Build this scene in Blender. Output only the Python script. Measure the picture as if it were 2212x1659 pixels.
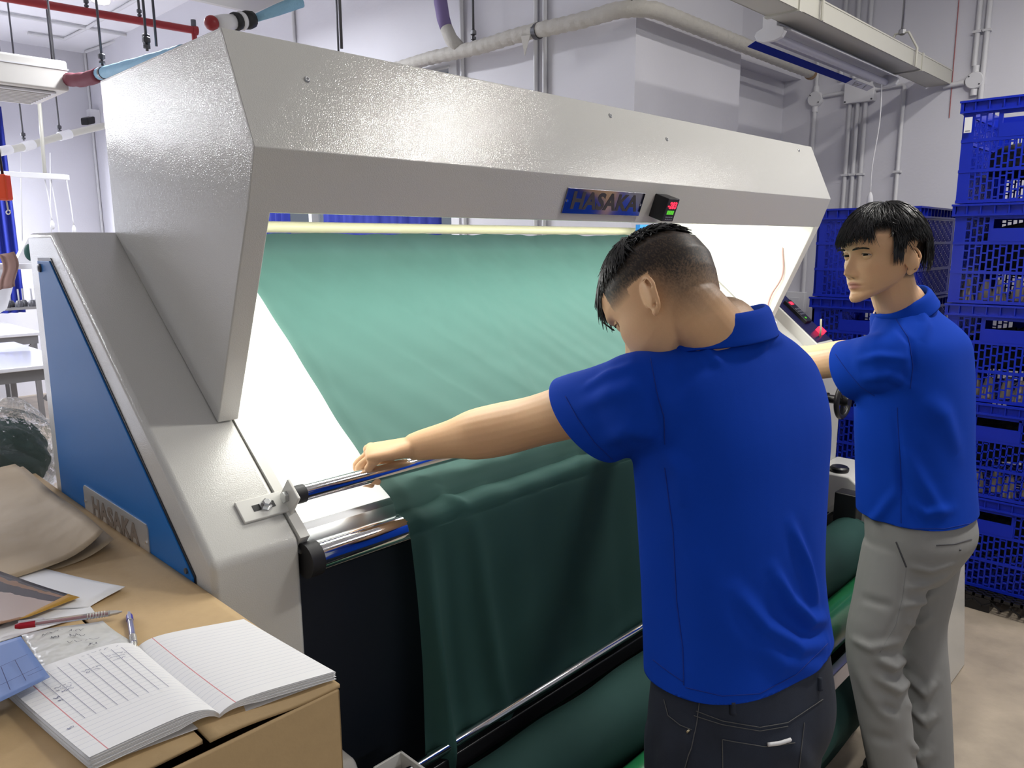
import bpy, bmesh, math, random
import numpy as np
from mathutils import Vector, Matrix
PI = math.pi
for o in list(bpy.data.objects):
    bpy.data.objects.remove(o)
SC = bpy.context.scene
COL = SC.collection

# ------------------------------------------------------------ camera
W_, H_ = 2212, 1659
FPX, YAW, PIT, ROL = 1650.6, 0.8000, 0.1829, -0.0048
CAM = np.array([-0.6008, -1.1228, 1.5415])
_cy, _sy, _cp, _sp = math.cos(YAW), math.sin(YAW), math.cos(PIT), math.sin(PIT)
C_F = np.array([_sy*_cp, _cy*_cp, -_sp]); _r = np.array([_cy, -_sy, 0.0]); _u = np.cross(_r, C_F)
C_R = math.cos(ROL)*_r + math.sin(ROL)*_u
C_U = -math.sin(ROL)*_r + math.cos(ROL)*_u
cd = bpy.data.cameras.new('camera'); cam = bpy.data.objects.new('camera', cd); COL.objects.link(cam)
cd.sensor_fit = 'HORIZONTAL'; cd.sensor_width = 36.0; cd.lens = FPX/W_*36.0
cd.clip_start = 0.05; cd.clip_end = 100
m = Matrix.Identity(4)
for i in range(3):
    m[i][0] = C_R[i]; m[i][1] = C_U[i]; m[i][2] = -C_F[i]; m[i][3] = CAM[i]
cam.matrix_world = m
SC.camera = cam

# ------------------------------------------------------------ world and exposure
wd = bpy.data.worlds.new('world'); SC.world = wd; wd.use_nodes = True
bg = wd.node_tree.nodes['Background']
bg.inputs['Color'].default_value = (0.80, 0.87, 1.0, 1); bg.inputs['Strength'].default_value = 0.25
vs = SC.view_settings
vs.view_transform = 'Standard'; vs.look = 'None'; vs.exposure = 0.0; vs.gamma = 1.0; vs.use_curve_mapping = False

LAMP_ROOM = 30.0      # watts of one room tube
LAMP_HOOD = 17.0      # watts of the tubes under the machine hood

def area_light(name, loc, sx, sy, power, color, rot=(0, 0, 0), parent=None):
    ld = bpy.data.lights.new(name, 'AREA'); ld.shape = 'RECTANGLE'; ld.size = sx; ld.size_y = sy
    ld.energy = power; ld.color = color
    o = bpy.data.objects.new(name, ld); COL.objects.link(o); o.location = loc; o.rotation_euler = rot
    if parent: o.parent = parent
    return o

# ------------------------------------------------------------ helpers
def at(u, v, axis, val):
    d = (u-W_/2)/FPX*C_R - (v-H_/2)/FPX*C_U + C_F
    i = 'xyz'.index(axis); t = (val-CAM[i])/d[i]
    return CAM + t*d
def dep(u, v, z):
    return CAM + ((u-W_/2)/FPX*C_R - (v-H_/2)/FPX*C_U + C_F)*z

def V(*a): return np.array(a, float)
def unit(v):
    v = np.asarray(v, float); return v/(np.linalg.norm(v)+1e-12)

class MB:
    """collects shapes into one mesh"""
    def __init__(s): s.v = []; s.f = []; s.m = []; s.uv = None
    def add(s, v, f, mi=0):
        o = len(s.v); s.v.extend([tuple(map(float, p)) for p in v])
        s.f.extend([tuple(i+o for i in q) for q in f]); s.m.extend([mi]*len(f)); return s
    def box(s, x0, x1, y0, y1, z0, z1, mi=0):
        v = [(x, y, z) for x in (x0, x1) for y in (y0, y1) for z in (z0, z1)]
        return s.add(v, [(0,1,3,2),(4,6,7,5),(0,4,5,1),(2,3,7,6),(0,2,6,4),(1,5,7,3)], mi)
    def obox(s, c, ax, ay, az, hx, hy, hz, mi=0):
        c = np.asarray(c, float); ax, ay, az = unit(ax), unit(ay), unit(az)
        v = [c+i*hx*ax+j*hy*ay+k*hz*az for i in (-1,1) for j in (-1,1) for k in (-1,1)]
        return s.add(v, [(0,1,3,2),(4,6,7,5),(0,4,5,1),(2,3,7,6),(0,2,6,4),(1,5,7,3)], mi)
    def prism(s, poly, axis, a0, a1, mi=0):
        """poly: 2D list; axis 'x': (y,z), 'y': (x,z), 'z': (x,y)"""
        n = len(poly)
        def P(p, a): return {'x': (a, p[0], p[1]), 'y': (p[0], a, p[1]), 'z': (p[0], p[1], a)}[axis]
        v = [P(p, a0) for p in poly]+[P(p, a1) for p in poly]
        f = [tuple(range(n-1, -1, -1)), tuple(range(n, 2*n))]+[(i, (i+1) % n, n+(i+1) % n, n+i) for i in range(n)]
        return s.add(v, f, mi)
    def tube(s, path, r, n=12, cap=True, mi=0, flat=1.0, hint=None):
        path = [np.asarray(p, float) for p in path]; k = len(path)
        rr = [r]*k if np.isscalar(r) else list(r)
        v, f = tube_data(path, rr, n, cap, flat, hint)
        return s.add(v, f, mi)
    def sphere(s, c, r, nu=14, nv=8, mi=0, M=None):
        c = np.asarray(c, float); rx, ry, rz = (r, r, r) if np.isscalar(r) else r
        v = []; f = []
        pts = [V(0, 0, rz)]
        for j in range(1, nv):
            ph = PI*j/nv
            for i in range(nu):
                t = 2*PI*i/nu; pts.append(V(rx*math.sin(ph)*math.cos(t), ry*math.sin(ph)*math.sin(t), rz*math.cos(ph)))
        pts.append(V(0, 0, -rz))
        for i in range(nu): f.append((0, 1+i, 1+(i+1) % nu))
        for j in range(nv-2):
            for i in range(nu):
                a = 1+j*nu+i; b = 1+j*nu+(i+1) % nu; f.append((a, a+nu, b+nu, b))
        L = len(pts)-1
        for i in range(nu): f.append((L, 1+(nv-2)*nu+(i+1) % nu, 1+(nv-2)*nu+i))
        if M is not None: pts = [M@p for p in pts]
        return s.add([c+p for p in pts], f, mi)
    def lathe(s, prof, c, axis=(0, 0, 1), n=24, mi=0):
        """prof: list of (r, h) along axis from c"""
        a = unit(axis); h = V(1, 0, 0) if abs(a[0]) < .9 else V(0, 1, 0)
        e1 = unit(np.cross(a, h)); e2 = np.cross(a, e1); c = np.asarray(c, float)
        v = []; f = []
        for r, hh in prof:
            for i in range(n):
                t = 2*PI*i/n; v.append(c+a*hh+(e1*math.cos(t)+e2*math.sin(t))*r)
        k = len(prof)
        for j in range(k-1):
            for i in range(n):
                f.append((j*n+i, j*n+(i+1) % n, (j+1)*n+(i+1) % n, (j+1)*n+i))
        if prof[0][0] > 1e-6: f.append(tuple(range(n-1, -1, -1)))
        if prof[-1][0] > 1e-6: f.append(tuple((k-1)*n+i for i in range(n)))
        return s.add(v, f, mi)
    def torus(s, c, axis, R, r, n=28, k=10, mi=0):
        a = unit(axis); h = V(1, 0, 0) if abs(a[0]) < .9 else V(0, 1, 0)
        e1 = unit(np.cross(a, h)); e2 = np.cross(a, e1); c = np.asarray(c, float); v = []; f = []
        for i in range(n):
            t = 2*PI*i/n; d = e1*math.cos(t)+e2*math.sin(t)
            for j in range(k):
                q = 2*PI*j/k; v.append(c+d*(R+r*math.cos(q))+a*r*math.sin(q))
        for i in range(n):
            for j in range(k):
                f.append((i*k+j, ((i+1) % n)*k+j, ((i+1) % n)*k+(j+1) % k, i*k+(j+1) % k))
        return s.add(v, f, mi)
    def grid(s, fn, nu, nv, mi=0, uv=False):
        """fn(u,v)->point, u,v in 0..1"""
        v = [fn(i/nu, j/nv) for j in range(nv+1) for i in range(nu+1)]
        f = [(j*(nu+1)+i, j*(nu+1)+i+1, (j+1)*(nu+1)+i+1, (j+1)*(nu+1)+i) for j in range(nv) for i in range(nu)]
        if uv:
            s.uv = [(i/nu, j/nv) for j in range(nv+1) for i in range(nu+1)]
        return s.add(v, f, mi)
    def mesh(s, name, smooth=False, auto=None):
        me = bpy.data.meshes.new(name); me.from_pydata(s.v, [], s.f); me.validate()
        bm = bmesh.new(); bm.from_mesh(me); bmesh.ops.recalc_face_normals(bm, faces=bm.faces); bm.to_mesh(me); bm.free()
        if s.uv:
            ul = me.uv_layers.new(name='UVMap')
            idx = np.zeros(len(me.loops), int); me.loops.foreach_get('vertex_index', idx)
            ul.data.foreach_set('uv', np.array(s.uv)[idx].ravel())
        if any(s.m) and len(me.polygons) == len(s.m): me.polygons.foreach_set('material_index', s.m)
        if smooth: me.polygons.foreach_set('use_smooth', [True]*len(me.polygons))
        if auto is not None:
            me.polygons.foreach_set('use_smooth', [True]*len(me.polygons)); me.set_sharp_from_angle(angle=math.radians(auto))
        return me
    def build(s, name, mat, parent=None, smooth=False, auto=None, bevel=0, label=None, segs=2):
        o = link(name, s.mesh(name, smooth, auto), mat, parent, label)
        if bevel:
            b = o.modifiers.new('bevel', 'BEVEL'); b.width = bevel; b.segments = segs; b.limit_method = 'ANGLE'; b.angle_limit = math.radians(40)
            b.harden_normals = True
            o.data.polygons.foreach_set('use_smooth', [True]*len(o.data.polygons)); o.data.set_sharp_from_angle(angle=math.radians(40))
        return o

def tube_data(path, rr, n=12, cap=True, flat=1.0, hint=None):
    k = len(path); v = []; f = []
    T = [unit(path[min(i+1, k-1)]-path[max(i-1, 0)]) for i in range(k)]
    h = np.asarray(hint, float) if hint is not None else (V(0, 0, 1) if abs(T[0][2]) < .9 else V(1, 0, 0))
    e = unit(h-T[0]*(h@T[0]))
    for i in range(k):
        e = unit(e-T[i]*(e@T[i])); g = np.cross(T[i], e)
        r = rr[i]; ra, rb = (r, r*flat) if np.isscalar(r) else r
        for j in range(n):
            t = 2*PI*j/n; v.append(path[i]+e*ra*math.cos(t)+g*rb*math.sin(t))
    for i in range(k-1):
        for j in range(n):
            f.append((i*n+j, i*n+(j+1) % n, (i+1)*n+(j+1) % n, (i+1)*n+j))
    if cap:
        f.append(tuple(range(n-1, -1, -1))); f.append(tuple((k-1)*n+j for j in range(n)))
    return v, f

def spline(pts, n):
    """Catmull-Rom through pts (any dimension), n samples per segment"""
    P = [np.asarray(p, float) for p in pts]; P = [2*P[0]-P[1]]+P+[2*P[-1]-P[-2]]; out = []
    for i in range(1, len(P)-2):
        for j in range(n):
            t = j/n; a, b, c, d = P[i-1:i+3]
            out.append(.5*((2*b)+(-a+c)*t+(2*a-5*b+4*c-d)*t*t+(-a+3*b-3*c+d)*t**3))
    out.append(P[-2]); return out

def link(name, me, mat, parent=None, label=None):
    o = bpy.data.objects.new(name, me); COL.objects.link(o)
    if mat is not None:
        for mm in (mat if isinstance(mat, (list, tuple)) else [mat]): me.materials.append(mm)
    if parent is not None: o.parent = parent
    if label: o['label'] = label
    return o
def empty(name, label=None, cat=None, group=None, loc=None):
    o = bpy.data.objects.new(name, None); COL.objects.link(o); o.empty_display_size = .1
    if loc is not None: o.location = loc
    return tag(o, label, cat, group)
def tag(o, label=None, cat=None, group=None, kind=None):
    if label: o['label'] = label
    if cat: o['category'] = cat
    if group: o['group'] = group
    if kind: o['kind'] = kind
    return o
def struct(o, label=None):
    o['kind'] = 'structure'
    if label: o['label'] = label
    return o

# ------------------------------------------------------------ materials
def mat(name, col, rough=.5, metal=0, spec=.5, noise=None, bump=None, coat=0, sheen=0, trans=0, emit=None, alpha=1, ior=1.45, stripes=None):
    """noise=(scale, amount): colour variation; bump=(scale, strength[, detail]): fine relief"""
    M = bpy.data.materials.new(name); M.use_nodes = True; nt = M.node_tree; b = nt.nodes['Principled BSDF']
    b.inputs['Base Color'].default_value = (*col, 1); b.inputs['Roughness'].default_value = rough
    b.inputs['Metallic'].default_value = metal; b.inputs['Specular IOR Level'].default_value = spec; b.inputs['IOR'].default_value = ior
    b.inputs['Coat Weight'].default_value = coat; b.inputs['Sheen Weight'].default_value = sheen
    b.inputs['Transmission Weight'].default_value = trans; b.inputs['Alpha'].default_value = alpha
    if emit: b.inputs['Emission Color'].default_value = (*emit[0], 1); b.inputs['Emission Strength'].default_value = emit[1]
    tc = nt.nodes.new('ShaderNodeTexCoord')
    if noise:
        n = nt.nodes.new('ShaderNodeTexNoise'); n.inputs['Scale'].default_value = noise[0]; n.inputs['Detail'].default_value = 5
        nt.links.new(tc.outputs['Object'], n.inputs['Vector'])
        mx = nt.nodes.new('ShaderNodeMix'); mx.data_type = 'RGBA'
        d = noise[1]
        mx.inputs[6].default_value = (*[c*(1-d) for c in col], 1); mx.inputs[7].default_value = (*[min(1, c*(1+d)) for c in col], 1)
        nt.links.new(n.outputs['Fac'], mx.inputs[0]); nt.links.new(mx.outputs[2], b.inputs['Base Color'])
    if bump:
        n2 = nt.nodes.new('ShaderNodeTexNoise'); n2.inputs['Scale'].default_value = bump[0]; n2.inputs['Detail'].default_value = bump[2] if len(bump) > 2 else 2
        nt.links.new(tc.outputs['Object'], n2.inputs['Vector'])
        bp = nt.nodes.new('ShaderNodeBump'); bp.inputs['Strength'].default_value = bump[1]; bp.inputs['Distance'].default_value = 1.0/bump[0]
        nt.links.new(n2.outputs['Fac'], bp.inputs['Height']); nt.links.new(bp.outputs['Normal'], b.inputs['Normal'])
    return M
def attr_mat(name, rough=.5, sss=0, bump=None, spec=.4):
    M = mat(name, (.5, .5, .5), rough, spec=spec, bump=bump); nt = M.node_tree; b = nt.nodes['Principled BSDF']
    a = nt.nodes.new('ShaderNodeAttribute'); a.attribute_name = 'tint'; nt.links.new(a.outputs['Color'], b.inputs['Base Color'])
    if sss:
        b.inputs['Subsurface Weight'].default_value = sss; b.inputs['Subsurface Radius'].default_value = (.012, .005, .003); b.inputs['Subsurface Scale'].default_value = .6
    return M
M = {}
M['wall'] = mat('wall_paint', (.68, .675, .725), .6, noise=(3, .04), bump=(60, .05))
M['ceil'] = mat('ceiling_paint', (.82, .82, .86), .7, noise=(2, .03))
M['floor'] = mat('floor_concrete', (.40, .335, .26), .38, noise=(7, .42), bump=(40, .08, 6))
M['paint'] = mat('machine_paint', (.575, .57, .54), .07, spec=.45, bump=(520, .20, 1))
M['paint_smooth'] = mat('machine_paint_smooth', (.64, .635, .60), .32)
M['inner'] = mat('inner_white', (.80, .80, .74), .45)
M['bluepanel'] = mat('panel_blue', (.018, .150, .45), .42, spec=.18, bump=(420, .05, 1))
M['chrome'] = mat('chrome', (.82, .82, .84), .07, 1)
M['steel'] = mat('steel', (.55, .56, .57), .28, 1)
M['zinc'] = mat('zinc', (.42, .42, .43), .4, 1)
M['black'] = mat('black_plastic', (.012, .012, .014), .35)
M['rubber'] = mat('black_rubber', (.015, .015, .018), .55)
M['navy'] = mat('front_cover_navy', (.006, .010, .020), .6)
M['greenroll'] = mat('roller_green', (.012, .13, .045), .28, coat=.3)
M['rail'] = mat('rail_metal', (.5, .5, .62), .25, 1)
M['cable'] = mat('cable_white', (.7, .66, .6), .5)
M['pvc'] = mat('pvc_white', (.66, .66, .68), .45)
M['boxwhite'] = mat('box_white', (.72, .72, .74), .4)
M['wrap'] = mat('pipe_wrap', (.50, .48, .44), .7, noise=(30, .08), bump=(80, .2))
M['purple'] = mat('purple_sleeve', (.20, .15, .33), .6)
M['red'] = mat('sprinkler_red', (.28, .02, .025), .4)
M['wine'] = mat('wine_insulation', (.16, .02, .04), .7)
M['skyblue'] = mat('sky_blue_insulation', (.28, .52, .70), .6, bump=(90, .25))
M['rod'] = mat('dark_rod', (.10, .10, .11), .4, .6)
M['trunk'] = mat('trunk_cream', (.52, .51, .45), .35)
M['tube_off'] = mat('unlit_tube', (.62, .62, .70), .2)
M['labelblue'] = mat('label_blue', (.004, .018, .26), .7, spec=.15)
M['crate'] = mat('crate_blue', (.006, .022, .42), .32, spec=.4)
M['cardboard'] = mat('cardboard', (.50, .35, .18), .7, noise=(60, .06), bump=(200, .04))
M['cardboard_edge'] = mat('cardboard_edge', (.40, .28, .15), .8)
M['kraft'] = mat('kraft_paper', (.44, .34, .22), .7, noise=(12, .08), bump=(9, .07))
M['paper'] = mat('paper_white', (.78, .78, .79), .6)
M['acwhite'] = mat('ac_white', (.68, .66, .62), .4)
M['orange'] = mat('orange_plastic', (.75, .07, .015), .4)
M['curtain'] = mat('curtain_blue', (.010, .022, .26), .7)
M['tabletop'] = mat('tabletop_white', (.68, .69, .74), .12)
M['tableleg'] = mat('table_steel', (.20, .20, .21), .5, .3)
M['glow'] = mat('lamp_glow', (1, 1, 1), .5, emit=((1, .98, .92), 6))
M['redled'] = mat('red_led', (.1, 0, 0), .5, emit=((1, .02, .05), 3.0))
M['greenled'] = mat('green_led', (0, .1, 0), .5, emit=((.15, .8, .05), .7))
M['pipe_yellow'] = mat('pipe_yellow', (.62, .60, .40), .35)
M['glass'] = mat('pane_glass', (.9, .95, 1), .03, trans=1.0)
# ------------------------------------------------------------ room shell
ZC = 3.5; XW = 4.2; XB = 2.386; YB = 1.0; YF = 7.95
struct(MB().box(-7, 4.5, -5, 8.2, -.1, 0).build('floor', M['floor']))
struct(MB().box(-7, 4.5, -5, 8.2, ZC, ZC+.1).build('ceiling', M['ceil']))
struct(MB().box(XW, XW+.15, -5, 1.35, 0, ZC).build('wall_right', M['wall']))
wb = struct(MB().box(XB, 3.344, YB, YB+.16, 0, ZC).build('wall_back', M['wall']))
struct(MB().box(3.344, XW, 1.158, 1.32, 0, ZC).build('wall_recess', M['wall']))
struct(MB().box(3.344, XW, 1.05, 1.158, 2.52, 2.95).build('trim_1', M['wall']))
# long side wall with a window opening
wy0, wy1, wz0, wz1 = 2.20, 4.55, 1.30, 2.54
wl = MB().box(XB, XB+.16, YB+.16, wy0, 0, ZC).box(XB, XB+.16, wy1, YF, 0, ZC).box(XB, XB+.16, wy0, wy1, 0, wz0).box(XB, XB+.16, wy0, wy1, wz1, ZC)
struct(wl.build('wall_side', M['wall']))
struct(MB().box(-7, XB+.16, YF, YF+.15, 0, ZC).build('wall_far', M['wall']))
struct(MB().box(-.2, .75, YF-.35, YF, 0, ZC).build('wall_pier', M['wall']))
win = struct(empty('window_1', loc=(XB, wy0, wz0)))
win['label'] = 'white framed window with blue curtains behind the machine'
def wpart(name, mb, mt):
    o = mb.build(name, mt, win); o.matrix_parent_inverse = Matrix.Translation((-XB, -wy0, -wz0)); return o
ft = .045
fr = MB().box(XB-.012, XB+.10, wy0-.02, wy0+ft, wz0, wz1).box(XB-.012, XB+.10, wy1-ft, wy1+.02, wz0, wz1)
fr.box(XB-.012, XB+.10, wy0+ft, wy1-ft, wz1-ft, wz1+.02).box(XB-.012, XB+.10, wy0+ft, wy1-ft, wz0-.02, wz0+ft)
wpart('window_frame', fr, M['boxwhite'])
for k in range(2):
    ym = wy0+(wy1-wy0)*(k+1)/3
    wpart('mullion', MB().box(XB, XB+.08, ym-.02, ym+.02, wz0+ft, wz1-ft), M['boxwhite'])
for k in range(3):
    a = wy0+(wy1-wy0)*k/3+.03; b = wy0+(wy1-wy0)*(k+1)/3-.03
    wpart('pane', MB().box(XB+.05, XB+.055, a, b, wz0+ft, wz1-ft), M['glass'])

def curtain(y0, y1, z0, z1, label, group, ny=40, skew=0.0):
    t0 = random.Random(int(y0*100)).random()
    def fn(u, v):
        y = y0+(y1-y0)*u; z = z0+(z1-z0)*v
        zz = z if v < .999 else z-skew*(u)
        return (XB-.05+.014*math.sin(u*(y1-y0)*70+t0)+.006*math.sin(u*31+v*3), y, zz)
    mb = MB().grid(fn, ny, 6); o = mb.build('curtain', M['curtain'], smooth=True)
    s = o.modifiers.new('thick', 'SOLIDIFY'); s.thickness = .003
    tag(o, label, 'curtain', group); return o
curtain(2.30, 3.51, 1.32, 2.44, 'wide dark blue curtain at the window behind the machine', 'window curtains', skew=.22)
curtain(3.98, 4.50, 1.32, 2.46, 'narrow dark blue curtain seen left of the bright window gap', 'window curtains')
curtain_rail = MB().tube([(XB-.05, 2.2, 2.49), (XB-.05, 4.6, 2.49)], .008).build('curtain_rail', M['pvc'], smooth=True)
tag(curtain_rail, 'thin white rail above the blue curtains', 'rail')

# ------------------------------------------------------------ conduits and fittings on the right wall
def wpipe(name, path, r, mt, label, cat, group=None, n=10):
    o = MB().tube(path, r, n).build(name, mt, smooth=False, auto=50); return tag(o, label, cat, group)
xr = XW-.016
jb1 = V(XW, .945, 2.389); jb2 = V(XW, .09, 2.375)
def round_box(p, label):
    e = empty('junction_box', label, 'junction box', 'round junction boxes', loc=p)
    MB().lathe([(.045, 0), (.045, .028), (.040, .034)], (0, 0, 0), (-1, 0, 0), 24).build('box_body', M['boxwhite'], e, auto=40)
    for s in (-1, 1): MB().lathe([(.004, 0), (.004, .003)], (-.034, s*.026, s*.022), (-1, 0, 0), 8).build('screw', M['rod'], e)
    for d in ((0, 0, 1), (0, 0, -1)): MB().tube([V(-.014, 0, 0)+V(*d)*.04, V(-.014, 0, 0)+V(*d)*.075], .017, 12).build('collar', M['boxwhite'], e, auto=40)
round_box(jb1, 'round white junction box beside the concealed corner of the wall')
round_box(jb2, 'round white junction box above the tallest crate stack')
G = 'white wall conduits'
wpipe('conduit', [(xr, .945, 2.46), (xr, .945, 3.5)], .011, M['pvc'], 'white conduit rising above the left round junction box', 'conduit', G)
wpipe('conduit', [(xr, .945, 2.32), (xr, .945, .1)], .012, M['pvc'], 'white conduit running down below the left round junction box', 'conduit', G)
wpipe('conduit', [(xr, .90, 2.40), (xr, .765, 2.405)], .011, M['pvc'], 'short white conduit joining left junction box to square box', 'conduit', G)
# square box
e = empty('distribution_box', 'square white distribution box with three conduits below it', 'junction box', loc=(XW, .68, 2.39))
MB().box(-.045, 0, -.085, .085, -.055, .075).build('box_body', M['boxwhite'], e, bevel=.004)
for yy, zz in ((-.075, -.045), (.075, -.045)): MB().lathe([(.005, 0), (.005, .004)], (-.045, yy, zz), (-1, 0, 0), 8).build('screw', M['rod'], e)
for i, (yy, nm) in enumerate(((.735, 'leftmost'), (.69, 'middle'), (.645, 'rightmost'))):
    wpipe('conduit', [(xr, yy, 2.335), (xr, yy, .4)], .0115, M['pvc'], nm+' of the three white conduits below the square box', 'conduit', G)
wpipe('conduit', [(xr, .595, 2.40), (xr, .45, 2.405), (xr, .44, 2.395), (xr, .44, .4)], .011, M['pvc'], 'white conduit running down from the square box elbow', 'conduit', G)
for i, (yy, nm) in enumerate(((.80, 'leftmost'), (.725, 'middle'), (.655, 'rightmost'))):
    wpipe('conduit', [(xr, yy, 2.475), (xr, yy, 3.5)], .0125, M['pvc'], nm+' of three white conduits rising behind the cream trunking', 'conduit', G)
wpipe('conduit', [(xr, .10, 2.45), (xr, .10, 3.5)], .013, M['pvc'], 'white conduit rising from the right round junction box', 'conduit', G)
wpipe('conduit', [(xr, .055, 1.5), (xr, .055, 3.5)], .013, M['pvc'], 'white conduit passing just right of the right junction box', 'conduit', G)
wpipe('conduit', [(xr, .14, 2.372), (xr, .24, 2.366)], .013, M['pvc'], 'short white conduit joining trunking end to right junction box', 'conduit', G)
wpipe('red_wire', [(XW-.004, .215, 3.5), (XW-.004, .20, 2.2)], .0022, mat('thin_red', (.4, .12, .12), .5), 'thin reddish wire hanging down the right wall', 'wire', n=6)
for i, (yy, zz) in enumerate(((.735, 1.93), (.69, 1.93), (.645, 1.93), (.10, 2.62), (.055, 2.62), (.44, 1.93))):
    o = MB().box(XW-.032, XW, yy-.019, yy+.019, zz-.006, zz+.006).build('conduit_clip', M['pvc'])
    tag(o, ['clip on the leftmost low conduit', 'clip on the middle low conduit', 'clip on the rightmost low conduit', 'clip on conduit above right junction box', 'clip on conduit right of junction box', 'clip on the conduit beside the pull cord'][i], 'clip', 'conduit clips')
e = empty('wall_switch', 'white wall switch box low beside the blue crates', 'switch', loc=(XW, .985, 1.16))
MB().box(-.04, 0, -.06, .06, -.065, .065).build('back_box', M['boxwhite'], e, bevel=.004)
MB().box(-.048, -.04, -.03, .03, -.03, .03).build('switch_plate', M['pvc'], e, bevel=.002)

# conduits on the side wall
for i, (yy, z0, lb) in enumerate(((1.59, 0.5, 'pair conduit on side wall left of the pier corner'), (1.53, .5, 'pair conduit on side wall nearest the pier corner'), (2.13, 1.2, 'white conduit beside the window frame'), (3.83, 2.55, 'thin white conduit high on the side wall above the machine'))):
    wpipe('conduit', [(XB-.014, yy, z0), (XB-.014, yy, 3.5)], .012, M['pvc'], lb, 'conduit', G)

# ------------------------------------------------------------ wrapped pipe
P0 = V(2.27, 6.0, 2.53); PC = V(2.27, .90, 2.53); P1e = V(4.02, .90, 2.50)
path = [P0, V(2.27, 4.5, 2.53)]
path += [V(2.27, y, 2.53+.004*math.sin(y*9)) for y in np.linspace(4.3, 1.05, 220)]
path += [V(2.27+.15-.15*math.cos(t), 1.05-.15*math.sin(t), 2.53) for t in np.linspace(.1, PI/2, 18)]
path += [V(x, .90, 2.53-.02*(x-2.4)/1.6) for x in np.linspace(2.46, 3.99, 110)]
rng = random.Random(4)
e = empty('wrapped_pipe', 'thick cream tape-wrapped pipe running around the pier near the ceiling', 'pipe', loc=(2.27, .9, 2.53))
inv = Matrix.Translation((-2.27, -.9, -2.53))
def pp(o): o.matrix_parent_inverse = inv; return o
pp(MB().tube(path, [.032+.0045*((i/4.0+.15*math.sin(i*.37)) % 1.0)+rng.random()*.0012 for i in range(len(path))], 16).build('wrap', M['wrap'], e, smooth=True))
pp(MB().tube([V(2.27, 2.03, 2.535), V(2.268, 2.10, 2.60), V(2.262, 2.13, 2.66)], [.036, .036, .034], 14).build('branch', M['wrap'], e, smooth=True))
pp(MB().tube([V(2.262, 2.13, 2.66), V(2.26, 2.15, 2.71), V(2.26, 2.17, 2.80), V(2.26, 2.17, 2.845)], [.033, .035, .036, .036], 14).build('purple_sleeve', M['purple'], e, smooth=True))
pp(MB().lathe([(.05, 0), (.05, .03), (.042, .06)], (2.26, 2.17, 2.84), (0, 0, 1), 18).build('black_collar', M['rubber'], e, auto=40))
pp(MB().tube([V(2.27, 1.50, 2.53), V(2.27, 1.475, 2.53)], .0375, 16).build('joint_band', M['rod'], e, auto=40))
pp(MB().add([(2.235, 1.50, 2.51), (2.235, 1.56, 2.515), (2.228, 1.53, 2.42), (2.237, 1.50, 2.51), (2.237, 1.56, 2.515), (2.230, 1.53, 2.42)], [(0, 1, 2), (5, 4, 3), (0, 3, 4, 1), (1, 4, 5, 2), (2, 5, 3, 0)]).build('loose_tape_end', M['wrap'], e))
pp(MB().lathe([(.036, 0), (.036, .02), (.030, .022)], (3.98, .90, 2.503), (1, 0, 0), 16).build('pipe_end', mat('rust', (.30, .20, .12), .8), e))
def hanger(x, y, z0, label, r=.006, nut=True):
    e2 = empty('hanger_rod', label, 'hanger', 'ceiling hanger rods', loc=(x, y, z0))
    MB().tube([(0, 0, 0), (0, 0, ZC-z0)], r, 8).build('rod', M['rod'], e2, smooth=True)
    if nut:
        MB().lathe([(.010, 0), (.016, .004), (.016, .022), (.010, .026)], (0, 0, .03), (0, 0, 1), 6).build('nut', M['rod'], e2)
        MB().lathe([(.014, 0), (.014, .012)], (0, 0, .01), (0, 0, 1), 10).build('clamp', M['rod'], e2)
hanger(2.27, 1.93, 2.56, 'hanger rod carrying the wrapped pipe near its purple branch')
hanger(2.29, .96, 2.56, 'hanger rod at the bend of the wrapped pipe')
hanger(2.0, 2.75, 2.3, 'bare hanger rod behind the left half of the machine hood', .006, False)

# ------------------------------------------------------------ cream trunking with unlit tube luminaire
ty, tz = .265, 2.40
e = empty('lighting_trunking', 'cream metal lighting trunking hung under the ceiling above the crates', 'trunking', loc=(3.0, ty, tz))
tb = MB().box(-2.6, 1.18, -.06, .06, -.028, -.024).box(-2.6, 1.18, -.062, -.058, -.028, .04).box(-2.6, 1.18, .058, .062, -.028, .04)
tb.build('channel', M['trunk'], e)
MB().box(-2.6, 1.18, -.064, -.050, .040, .046).box(-2.6, 1.18, .050, .064, .040, .046).build('lip', M['trunk'], e)
for xx in (-.72, .68): MB().box(xx-.012, xx+.012, -.068, .068, -.034, .05).build('strap', M['trunk'], e)
def yoke(dx, label):
    e2 = empty('trunking_hanger', label, 'hanger', 'trunking hangers', loc=(3.0+dx, ty, tz))
    MB().tube([(0, 0, .15), (0, 0, ZC-tz)], .007, 8).build('rod', M['zinc'], e2, smooth=True)
    MB().tube([(0, -.075, -.036), (0, -.075, .05), (0, -.03, .13), (0, .03, .13), (0, .075, .05), (0, .075, -.036)], .006, 6).build('yoke', M['trunk'], e2)
    MB().lathe([(.008, 0), (.017, .005), (.017, .025), (.008, .03)], (0, 0, .12), (0, 0, 1), 6).build('nut', M['zinc'], e2)
yoke(.55, 'wire yoke hanger on trunking nearest the right wall')
yoke(-.55, 'wire yoke hanger on trunking above the unlit tube')

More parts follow.
